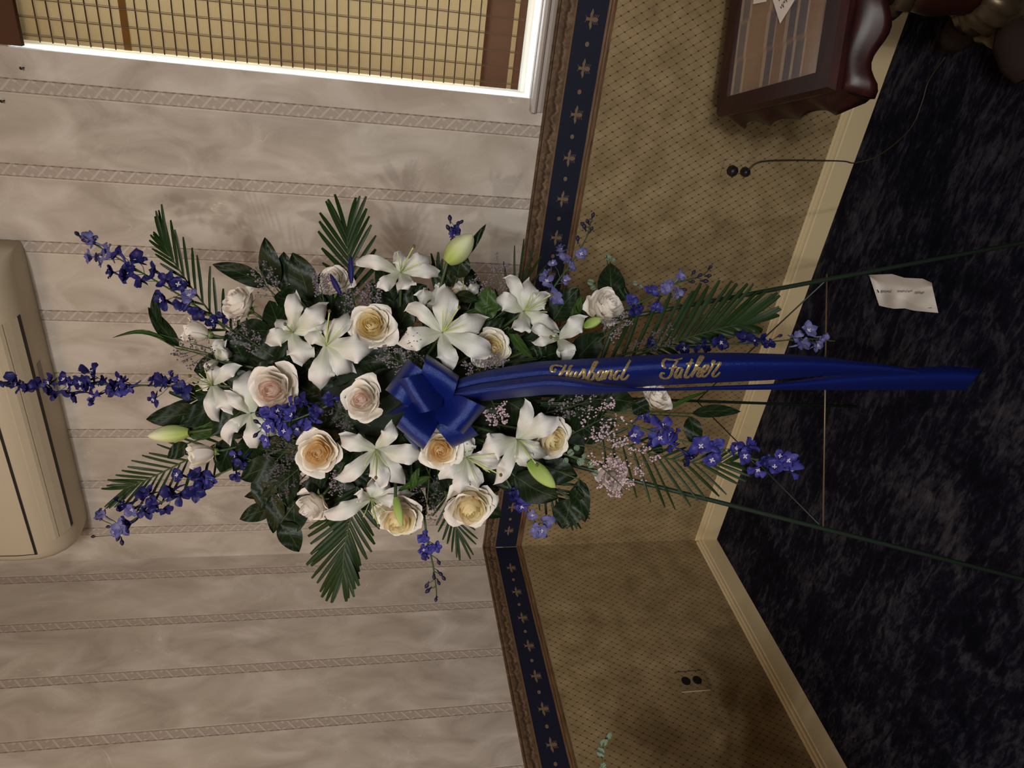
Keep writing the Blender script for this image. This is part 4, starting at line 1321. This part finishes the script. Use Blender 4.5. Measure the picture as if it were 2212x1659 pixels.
delphinium('long blue delphinium reaching the picture\'s left edge over the air conditioner', [(470, 842), (400, 836), (300, 832), (180, 830), (60, 830), (-40, 826)], 1.52, 1.60,
  [(395, 843), (371, 816), (333, 862), (333, 819), (352, 824), (280, 836), (260, 821), (268, 842), (241, 845), (227, 826), (250, 830), (203, 855), (198, 806), (192, 830), (178, 826), (159, 850), (140, 821), (150, 832), (116, 850), (108, 826), (82, 829), (63, 838), (29, 824), (38, 832), (-10, 828)], 'dl_deep', 17, [(72, 842), (20, 832), (4, 826)])
delphinium('blue delphinium slanting to the picture\'s lower left beside a palm frond', [(610, 970), (521, 1003), (440, 1040), (350, 1085), (270, 1135), (245, 1160)], 1.48, 1.56,
  [(521, 1000), (511, 1029), (511, 985), (458, 1036), (429, 1024), (440, 1042), (386, 1026), (424, 1062), (386, 1072), (370, 1060), (354, 1101), (313, 1106), (330, 1088), (280, 1130), (313, 1067), (270, 1089), (288, 1100), (251, 1149), (222, 1112), (262, 1140)], 'dl_deep', 17, [(203, 1159), (263, 1169), (236, 1138), (212, 1120), (256, 1160)], 16)
delphinium('blue delphinium cluster lying across the big blush rose and lily', [(760, 850), (700, 880), (640, 905), (590, 915), (560, 925)], 1.36, 1.335,
  [(716, 863), (682, 887), (680, 906), (651, 868), (660, 911), (643, 924), (634, 899), (627, 877), (615, 931), (607, 908), (593, 907), (583, 920), (574, 890), (578, 948), (600, 890)], 'dl_mid', 16, [(554, 938), (560, 898), (566, 884), (556, 912)])
delphinium('blue delphinium dangling buds toward the picture bottom below the yellow roses', [(915, 1100), (922, 1160), (935, 1220), (942, 1270), (943, 1290)], 1.47, 1.50,
  [(916, 1159), (915, 1187), (931, 1184), (943, 1182), (919, 1202)], 'dl_mid', 12, [(947, 1213), (937, 1244), (950, 1238), (957, 1247), (947, 1257), (923, 1263), (926, 1274), (942, 1293)])
delphinium('bright violet blue delphinium with open faces over the lower palm frond', [(1260, 880), (1370, 920), (1450, 945), (1540, 968), (1640, 995), (1712, 1012)], 1.48, 1.47,
  [(1386, 900), (1370, 940), (1425, 943), (1444, 935), (1449, 961), (1407, 956), (1431, 922), (1489, 985), (1513, 964), (1547, 961), (1537, 991), (1587, 969), (1606, 985), (1616, 964), (1651, 991), (1637, 1012), (1672, 1009), (1683, 985), (1701, 993), (1706, 1015)], 'dl_mid', 18.5, [(1716, 986)])
delphinium('sparse blue delphinium pointing at the wall by the ruffled white rose', [(1340, 672), (1400, 645), (1460, 612), (1510, 598), (1532, 582)], 1.47, 1.50,
  [(1362, 649), (1372, 668), (1412, 662), (1409, 628), (1444, 615), (1462, 633), (1468, 598), (1436, 622)], 'dl_mid', 13, [(1476, 625), (1494, 609), (1510, 596), (1521, 607), (1529, 596), (1533, 578), (1497, 590)], 4)
delphinium('pale blue delphinium with a green stem crossing the navy border', [(1170, 668), (1200, 615), (1240, 560), (1268, 510), (1276, 478)], 1.46, 1.50,
  [(1200, 641), (1178, 593), (1181, 609), (1219, 607), (1195, 569), (1234, 576), (1222, 560), (1256, 549), (1212, 542)], 'dl_pale', 13, [(1248, 518), (1280, 467), (1270, 480), (1263, 492), (1277, 496), (1260, 486)])
delphinium('dark blue delphinium running along the upper edge of the ribbon tail', [(1330, 770), (1420, 750), (1520, 745), (1640, 740), (1740, 732), (1804, 737)], 1.49, 1.53,
  [(1404, 742), (1476, 753), (1500, 753), (1521, 750), (1555, 739), (1608, 734), (1627, 737), (1645, 734), (1661, 742), (1716, 728), (1745, 715), (1765, 745), (1779, 728), (1732, 742)], 'dl_deep', 15, [(1683, 726), (1755, 740)], 9)
delphinium('small violet delphinium beside the navy border below the lily bud', [(1090, 1030), (1120, 1080), (1150, 1120), (1172, 1148)], 1.45, 1.46,
  [(1106, 1066), (1118, 1080), (1145, 1066), (1128, 1092), (1150, 1112), (1181, 1126), (1171, 1145), (1159, 1145)], 'dl_mid', 14, [(1176, 1154)], 4)
delphinium('little dark delphinium tip behind the fat lily bud', [(968, 580), (974, 530), (982, 490)], 1.47, 1.50, [(983, 496), (978, 508)], 'dl_mid', 10, [(972, 474), (995, 481), (969, 494), (988, 484), (976, 520), (990, 502)])

# ---------------------------------------------------------------- palm fronds
def frond(label, path, d0, d1, side_a, side_b, n, wpx=9, spread=(1.05, .25), skip=()):
    """side_a / side_b: leaflet length (px) tables along the midrib; +90 deg side and -90 deg side"""
    k = len(path)
    P2 = crom([(x, y, 0) for x, y in path], 10)
    rt = root('palm_frond', at(*path[0], d0), label, 'palm frond', 'palm fronds in the spray')
    NP = len(P2)
    dep = lambda s: d0 + (d1 - d0) * s
    MB().tube([at(P2[i].x, P2[i].y, dep(i / (NP - 1)) - .001) for i in range(NP)], [.0024 - .0014 * i / NP for i in range(NP)], 6).build('midrib', M['stem'], rt, smooth=True)
    for sgn, tab in ((1, side_a), (-1, side_b)):
        for j in range(n):
            s = (j + .5 + (.25 if sgn > 0 else 0)) / n
            L = lerp_tab(tab, s)
            if L < 12: continue
            L *= rnd.uniform(.93, 1.05)
            i = min(NP - 2, int(s * (NP - 1)))
            p = P2[i].lerp(P2[i + 1], s * (NP - 1) - i)
            T_ = (P2[min(NP - 1, i + 2)] - P2[max(0, i - 1)]); T_.normalize()
            a = sgn * (spread[0] + (spread[1] - spread[0]) * s + rnd.uniform(-.04, .04))
            D = Vector((T_.x * math.cos(a) - T_.y * math.sin(a), T_.x * math.sin(a) + T_.y * math.cos(a), 0))
            d = dep(s)
            fold = rnd.uniform(.15, .5); dr = rnd.uniform(-.015, .02); bend = rnd.uniform(-.04, .06) * sgn
            wl = wpx * rnd.uniform(.8, 1.15)
            def fn(u, v):
                w_ = wl * (.35 + .65 * math.sin(math.pi * min(1, v * .75 + .12)) ** .8) * (1 if v < .97 else .75) * (u - .5)
                q = p + D * (L * v) + Vector((-D.y, D.x, 0)) * (w_ + bend * L * v * v)
                return at(q.x, q.y, d + dr * v * v + fold * wl * d / F * abs(u - .5) - .0015)
            V, Fc, U = grid(fn, 2, 6)
            mk('leaflet', V, Fc, M['palm'], rt, U)
    # end leaflet
    return rt
frond('palm frond fanning toward the picture top above the blue feathers', [(764, 660), (758, 600), (752, 545), (750, 505)], 1.50, 1.53, [(0, 60), (.4, 105), (.8, 110), (1, 85)], [(0, 50), (.4, 100), (.75, 108), (1, 90)], 10, 9.5, (.95, .22))
frond('big palm frond hanging to the picture bottom below the white lilies', [(772, 1050), (760, 1110), (745, 1180), (740, 1240)], 1.49, 1.51, [(0, 105), (.4, 125), (.8, 95), (1, 62)], [(0, 80), (.4, 90), (.8, 80), (1, 60)], 15, 10, (.95, .22))
frond('palm frond behind the cream rose at the picture\'s upper left', [(540, 760), (480, 705), (420, 630), (372, 560), (352, 525)], 1.53, 1.56, [(0, 60), (.4, 105), (.8, 110), (1, 60)], [(0, 40), (.4, 70), (.8, 55), (1, 30)], 16, 7, (.85, .2))
frond('palm frond spread against the wall at the picture\'s lower left', [(510, 935), (420, 985), (330, 1030), (270, 1055)], 1.54, 1.57, [(0, 60), (.5, 90), (1, 50)], [(0, 70), (.5, 110), (1, 60)], 17, 6, (.95, .3))
frond('long palm frond above the gold lettered ribbon', [(1270, 800), (1400, 760), (1500, 725), (1580, 704), (1612, 702)], 1.53, 1.56, [(0, 20), (.3, 40), (.7, 55), (1, 36)], [(0, 130), (.4, 150), (.75, 120), (1, 70)], 24, 10, (.95, .3))
frond('long palm frond below the ribbon across the baseboard', [(1290, 930), (1370, 968), (1440, 990), (1520, 1002), (1580, 998)], 1.51, 1.54, [(0, 120), (.4, 130), (.8, 90), (1, 50)], [(0, 40), (.4, 60), (.8, 60), (1, 36)], 16, 6.5, (.98, .35))
frond('short palm frond fanning out beside the ruffled yellow rose', [(960, 1060), (975, 1105), (988, 1150)], 1.50, 1.52, [(0, 50), (.5, 60), (1, 62)], [(0, 40), (.5, 70), (1, 70)], 9, 6, (1.1, .15))
frond('palm leaf blades standing up beside the curled lily', [(1095, 720), (1110, 660), (1118, 630)], 1.50, 1.53, [(0, 90), (.5, 120), (1, 105)], [(0, 80), (.5, 120), (1, 130)], 4, 6, (.62, .08))
frond('palm leaf blades behind the fat lily bud', [(950, 690), (948, 640), (946, 610)], 1.51, 1.53, [(0, 60), (1, 72)], [(0, 60), (1, 70)], 4, 8, (.35, .05))
frond('palm frond mostly hidden behind the lily with trailing stamens', [(540, 850), (470, 860), (400, 862)], 1.55, 1.57, [(0, 60), (.5, 70), (1, 40)], [(0, 60), (.5, 70), (1, 40)], 12, 6, (.9, .3))
frond('palm frond under the round leaves by the navy border', [(1130, 1000), (1190, 1060), (1230, 1100)], 1.50, 1.53, [(0, 70), (.5, 80), (1, 50)], [(0, 60), (.5, 80), (1, 50)], 10, 6, (.9, .3))

# ---------------------------------------------------------------- broad leaves
def leaf(a, b, wpx, d0, d1, parent, mat='leaf', bend=0.0, fold=.25, name='leaf'):
    a = Vector((a[0], a[1], 0)); b = Vector((b[0], b[1], 0))
    T_ = b - a; L = T_.length; T_.normalize(); S = Vector((-T_.y, T_.x, 0))
    sd = rnd.random() * 9
    def fn(u, v):
        w_ = wpx * 1.12 * (max(0, math.sin(math.pi * min(1, (v ** .82) * .985 + .012))) ** .72) * (u - .5)
        q = a + T_ * (L * v) + S * (w_ + bend * L * math.sin(v * math.pi))
        dd = d0 + (d1 - d0) * v - fold * .35 * (wpx * d0 / F) * (abs(u - .5) * 2) ** 1.4 * .5 + .006 * math.sin(v * 3 + sd) + .004 * math.sin(v * 9 + u * 6 + sd)
        return at(q.x, q.y, dd)
    V, Fc, U = grid(fn, 6, 9)
    return mk(name, V, Fc, M[mat], parent, U)
def branch(label, leaves, d, mat='leaf', base=None, name='leaf_branch', cat='foliage', group='leafy green branches in the spray', sub=True):
    b0 = leaves[0][0]
    rt = root(name, at(b0[0], b0[1], d), label, cat, group)
    st = MB()
    e = foam_pt(*b0) if base is None else base
    for L in leaves:
        a, b, w_ = L[0], L[1], L[2]
        m = L[3] if len(L) > 3 and L[3] else mat
        leaf(a, b, w_, d + rnd.uniform(-.008, .008), d + rnd.uniform(-.03, .025), rt, m, L[4] if len(L) > 4 else rnd.uniform(-.06, .06))
        p = at(a[0], a[1], d + .002)
        q = p.lerp(e, .5) + FW * .015
        st.tube([p, p.lerp(q, .5), q, e], .0014, 5)
    st.build('twig', M['stem'], rt, smooth=True)
    return rt
branch('dark wavy leaves beside the cream rose near picture top', [((596, 622), (572, 513), 42), ((606, 625), (613, 544), 38), ((575, 618), (459, 571), 36)], 1.50)
branch('broad dark leaf pair behind the white rose with feathers', [((668, 648), (632, 546), 56), ((650, 650), (592, 640), 44), ((690, 640), (700, 585), 34)], 1.50)
branch('lobed dark leaves hanging below the white rose at picture bottom', [((592, 1066), (590, 1152), 38), ((588, 1098), (518, 1122), 36), ((632, 1076), (640, 1150), 58), ((606, 1130), (646, 1192), 48), ((612, 1046), (528, 1073), 28)], 1.49)
branch('slim leaves arching off toward the picture left edge', [((386, 748), (320, 664), 30), ((346, 722), (336, 626), 22), ((380, 752), (242, 730), 9, 'leafl', .17)], 1.52)
branch('wide green leaves around the white lily bud', [((432, 886), (316, 906), 46), ((400, 936), (488, 896), 54, 'leafl'), ((404, 958), (362, 990), 30)], 1.51)
branch('round glossy leaves by the navy border at picture bottom', [((1232, 1078), (1214, 1142), 58), ((1252, 1036), (1264, 1128), 40), ((1112, 1028), (1206, 1076), 62), ((1240, 1080), (1250, 1052), 30)], 1.43)
branch('upright dark leaf behind the ruffled white rose', [((1328, 650), (1318, 568), 54), ((1340, 650), (1352, 620), 26)], 1.49)
branch('pointed green leaves around the half open lily', [((1196, 690), (1250, 622), 56), ((1232, 700), (1258, 634), 18, 'leafl'), ((1262, 700), (1250, 632), 18), ((1210, 780), (1172, 756), 34)], 1.46)
branch('bright green leaf with pale vein behind the biggest lily', [((1048, 694), (1056, 618), 46, 'leafl'), ((984, 636), (1034, 650), 24), ((1108, 656), (1000, 676), 16, 'leafl'), ((1028, 720), (1092, 686), 26)], 1.40)
branch('slim leaves beside the rose under the ribbon tail', [((1496, 893), (1600, 889), 25), ((1490, 900), (1506, 966), 36), ((1436, 890), (1528, 846), 9, 'leafl'), ((1410, 960), (1432, 978), 20)], 1.49)
branch('dark rounded leaves under the ribbon beside pink sprigs', [((1236, 870), (1310, 890), 50), ((1300, 862), (1372, 872), 48), ((1370, 868), (1400, 890), 40), ((1240, 880), (1270, 920), 40)], 1.455)
branch('narrow green leaves around the green throated lily', [((1098, 706), (1152, 776), 20, 'leafl'), ((1160, 776), (1180, 716), 26), ((1130, 700), (1098, 720), 18), ((1180, 770), (1212, 758), 36)], 1.42)
branch('long slim leaf curling under the white lily star', [((930, 1030), (858, 1062), 14, 'leafl'), ((888, 1060), (906, 1010), 16, 'leafl'), ((866, 940), (886, 968), 22)], 1.375)
branch('dark leaf curving up beside the fat lily bud', [((1000, 560), (1050, 484), 16), ((988, 600), (1004, 548), 44), ((960, 620), (976, 572), 40)], 1.43)
# inner filling branches, clockwise round the foam
import itertools
names = ['nearest the picture left', 'behind the lily with trailing stamens', 'behind the blush rose', 'behind the lily above the swirled rose', 'behind the topmost lily',
         'behind the biggest speckled lily', 'behind the curled petal lily', 'behind the ruffled white rose', 'under the ribbon tail', 'behind the pink sprigs',
         'behind the folded lily', 'behind the ruffled yellow rose', 'behind the yellow rose facing down', 'behind the white star lily', 'behind the peach hearted rose', 'behind the cream rosebud']
for k, nm in enumerate(names):
    th = math.pi + 2 * math.pi * k / len(names)
    rx, ry = (390, 225) if math.cos(th) < 0 else (440, 215)
    ls = []
    for q in range(11):
        s = .16 + .80 * q / 10
        bx = 850 + rx * s * math.cos(th); by = 866 + ry * s * math.sin(th)
        al = th + (.7 if q % 2 else -.7) + rnd.uniform(-.4, .4)
        L = rnd.uniform(80, 115)
        ls.append(((bx, by), (bx + L * math.cos(al), by + L * .9 * math.sin(al)), rnd.uniform(44, 62)))
    branch('dark green leafy branch filling in ' + nm, ls, 1.485 + .03 * (k % 2))

# ---------------------------------------------------------------- eucalyptus
def euc(label, path, d, leaves, base=None):
    rt = root('eucalyptus_sprig', at(*path[0], d), label, 'eucalyptus', 'eucalyptus sprigs')
    MB().tube(([base] if base is not None else []) + [at(x, y, d) for x, y in path], .0012, 5).build('stem', M['stem'], rt, smooth=True)
    for (x, y, w_, h, a) in leaves:
        leaf((x - math.cos(a) * h / 2, y - math.sin(a) * h / 2), (x + math.cos(a) * h / 2, y + math.sin(a) * h / 2), w_, d - .002, d - .006, rt, 'euc')
euc('grey green eucalyptus sprig beside the faded white rose', [(1180, 960), (1230, 985), (1290, 1010)], 1.44, [(1233, 978, 14, 16, .3), (1246, 968, 12, 14, 1.2), (1254, 998, 16, 18, 2.0), (1276, 1004, 14, 18, .4), (1286, 1022, 12, 16, 1.3), (1222, 995, 11, 14, 2.2), (1262, 986, 10, 12, .1)])
euc('tiny green eucalyptus sprig above the upright dark leaf', [(1330, 650), (1316, 600), (1310, 552)], 1.50, [(1314, 556, 12, 15, 1.3), (1326, 562, 8, 12, .2), (1276, 610, 13, 16, 1.2), (1282, 622, 10, 14, .3), (1372, 612, 9, 14, .8), (1384, 620, 8, 12, 2.0)])
euc('silvery eucalyptus tip alone at the picture bottom edge', [(1300, 1720), (1300, 1650), (1303, 1610), (1312, 1585)], 1.50, [(1316, 1590, 10, 18, -1.1), (1305, 1604, 13, 20, -.7), (1298, 1626, 15, 26, 1.2), (1303, 1656, 16, 16, .2), (1296, 1690, 15, 22, 1.0), (1306, 1712, 16, 20, .3)], Vector((.60, -1.78, .74)))

# ---------------------------------------------------------------- second arrangement, unseen but for its eucalyptus tip; form invented to shade left wall
AR = Vector((.60, -1.78, 0))
ar = root('standing_arrangement', AR, 'unseen pedestal arrangement of greenery, form invented to cast shade, just beyond the bottom edge of the picture', 'flower arrangement')
MB().lathe([(.15, 0), (.15, .03), (.11, .05), (.06, .10), (.05, .30), (.06, .48), (.10, .52), (.12, .54), (.12, .56)], AR, 20).build('pedestal', M['mahog'], ar, smooth=True)
MB().lathe([(.06, .56), (.09, .60), (.13, .68), (.14, .74), (.12, .76), (.10, .75)], AR, 20).build('urn', M['bronze'], ar, smooth=True)
sb = MB(); r2 = random.Random(11)
for k in range(70):
    th = r2.uniform(0, 6.283); el = r2.uniform(-.35, 1.1)
    dv = Vector((math.cos(th) * math.cos(el), math.sin(th) * math.cos(el), math.sin(el)))
    dv = Vector((dv.x * .55, dv.y, dv.z))
    a = AR + Vector((0, 0, .72)) + dv * r2.uniform(.10, .34)
    T_ = (dv + Vector((r2.uniform(-.5, .5), r2.uniform(-.5, .5), r2.uniform(-.3, .3)))).normalized()
    sd = T_.cross(Vector((r2.uniform(-1, 1), r2.uniform(-1, 1), r2.uniform(-1, 1)))).normalized()
    nr = T_.cross(sd); L = r2.uniform(.12, .19); W = L * .55
    def fn(u, v):
        return a + T_ * (L * v) + sd * (W * (math.sin(math.pi * min(1, v * .97 + .02)) ** .8) * (u - .5)) + nr * (.02 * math.sin(v * 3) + .02 * abs(u - .5))
    V, Fc, U = grid(fn, 4, 6)
    mk('leaf', V, Fc, M['leaf'], ar, U)
    sb.tube([AR + Vector((0, 0, .70)), a], .0025, 5)
sb.build('stems', M['stem'], ar)

# ---------------------------------------------------------------- statice / limonium
def octa(b, p, r):
    d = [Vector((r, 0, 0)), Vector((-r, 0, 0)), Vector((0, r, 0)), Vector((0, -r, 0)), Vector((0, 0, r)), Vector((0, 0, -r))]
    b.add([p + q for q in d], [(0, 2, 4), (2, 1, 4), (1, 3, 4), (3, 0, 4), (2, 0, 5), (1, 2, 5), (3, 1, 5), (0, 3, 5)])
def statice(label, base, tip, spread, d, mat='stat', n=9, dens=9, rp=2.6):
    rt = root('statice_sprig', at(*base, d + .02), label, 'statice', 'statice sprigs in the spray')
    st = MB(); bl = MB()
    A = Vector((base[0], base[1], 0)); B = Vector((tip[0], tip[1], 0)); D = B - A; L = D.length; D.normalize(); S = Vector((-D.y, D.x, 0))
    st.tube([at(A.x, A.y, d + .02), at((A.x + B.x) / 2, (A.y + B.y) / 2, d + .004), at(B.x, B.y, d)], [.0012, .001, .0006], 4)
    for k in range(n):
        s = .25 + .75 * k / n
        p = A + D * (L * s)
        sg = 1 if k % 2 else -1
        q = p + D * (L * .22 * rnd.uniform(.6, 1.2)) + S * (sg * spread * rnd.uniform(.5, 1.0) * (1.15 - .5 * s))
        dq = d - rnd.uniform(-.004, .022)
        P0 = at(p.x, p.y, d + .006); P1 = at(q.x, q.y, dq)
        st.tube([P0, P0.lerp(P1, .5) - FW * .003, P1], .0005, 4)
        for m in range(dens):
            t = .45 + .62 * rnd.random()
            w_ = p.lerp(q, t) + Vector((rnd.gauss(0, 3.6), rnd.gauss(0, 3.6), 0))
            octa(bl, at(w_.x, w_.y, d + .006 + (dq - d - .006) * t + rnd.gauss(0, .003)), rp * d / F * rnd.uniform(.7, 1.25))
    st.build('stem', M['twig'], rt)
    bl.build('blossoms', M[mat], rt, kind='stuff')
SP = [
 ('lavender statice in front of the wavy leaves at picture top', (600, 660), (562, 582), 30, 1.46, 'stat'),
 ('lavender statice beside the white rose with feathers', (780, 690), (762, 630), 30, 1.42, 'stat'),
 ('lavender statice in front of the feathered rose', (700, 655), (690, 600), 20, 1.41, 'stat'),
 ('lavender statice next to the lily nearest picture top', (800, 680), (806, 620), 26, 1.43, 'stat'),
 ('dusky statice between the cream rose and the wide lily', (590, 770), (505, 712), 34, 1.42, 'stat'),
 ('dusky statice fringe at the picture-left side of the lilies', (500, 790), (392, 752), 40, 1.44, 'statd'),
 ('dusky statice spread below the peach hearted rose', (660, 930), (592, 1000), 42, 1.43, 'statd'),
 ('dusky statice trailing beside the palm at picture bottom', (660, 1000), (590, 1060), 40, 1.44, 'statd'),
 ('lavender statice hanging under the peach hearted rose', (740, 1000), (728, 1058), 22, 1.39, 'stat'),
 ('lavender statice between the swirled rose and the bow', (900, 800), (828, 762), 26, 1.37, 'stat'),
 ('pale statice sprig beside the top bow loop', (960, 830), (880, 762), 22, 1.36, 'stat'),
 ('lavender statice beneath the small cream yellow rose', (1060, 830), (1020, 780), 30, 1.33, 'stat'),
 ('lavender statice over the edge of the cream yellow rose', (1040, 820), (1080, 776), 24, 1.33, 'stat'),
 ('pink statice between the bow and the folded lily', (1060, 860), (1080, 908), 24, 1.37, 'statp'),
 ('pink statice fringe just under the ribbon tail', (1150, 900), (1270, 868), 26, 1.40, 'stat'),
 ('dusky statice spray beside the two yellow roses at picture bottom', (930, 1000), (920, 1110), 34, 1.42, 'statd'),
 ('pink statice cloud above the faded rose', (1230, 940), (1330, 890), 40, 1.43, 'statp'),
 ('pink statice cloud across the faded white rose', (1240, 960), (1330, 975), 50, 1.42, 'statp'),
 ('pink statice tips over the lower palm frond', (1290, 960), (1400, 1000), 50, 1.43, 'statp'),
 ('pink statice hanging below the faded rose', (1290, 1000), (1352, 1058), 40, 1.415, 'statp'),
 ('lavender statice veil over the ruffled white rose', (1290, 740), (1350, 690), 28, 1.385, 'stat'),
 ('lavender statice standing by the palm blades at the border', (1070, 690), (1080, 570), 26, 1.47, 'stat'),
 ('lavender statice behind the bright green leaf', (1010, 670), (1040, 610), 26, 1.45, 'stat'),
 ('dusky statice along the ribbon beside the long palm frond', (1330, 800), (1440, 730), 34, 1.45, 'statd'),
 ('dusky statice between the pink hearted rose and blue florets', (800, 920), (716, 880), 40, 1.38, 'statd'),
 ('dusky statice by the peach rose and delphinium cluster', (700, 930), (620, 976), 34, 1.40, 'statd'),
]
for (lab, a, b, sp, d, m) in SP:
    statice(lab, a, b, sp, d, m, 11, 11, 2.3 if m != 'statp' else 2.8)
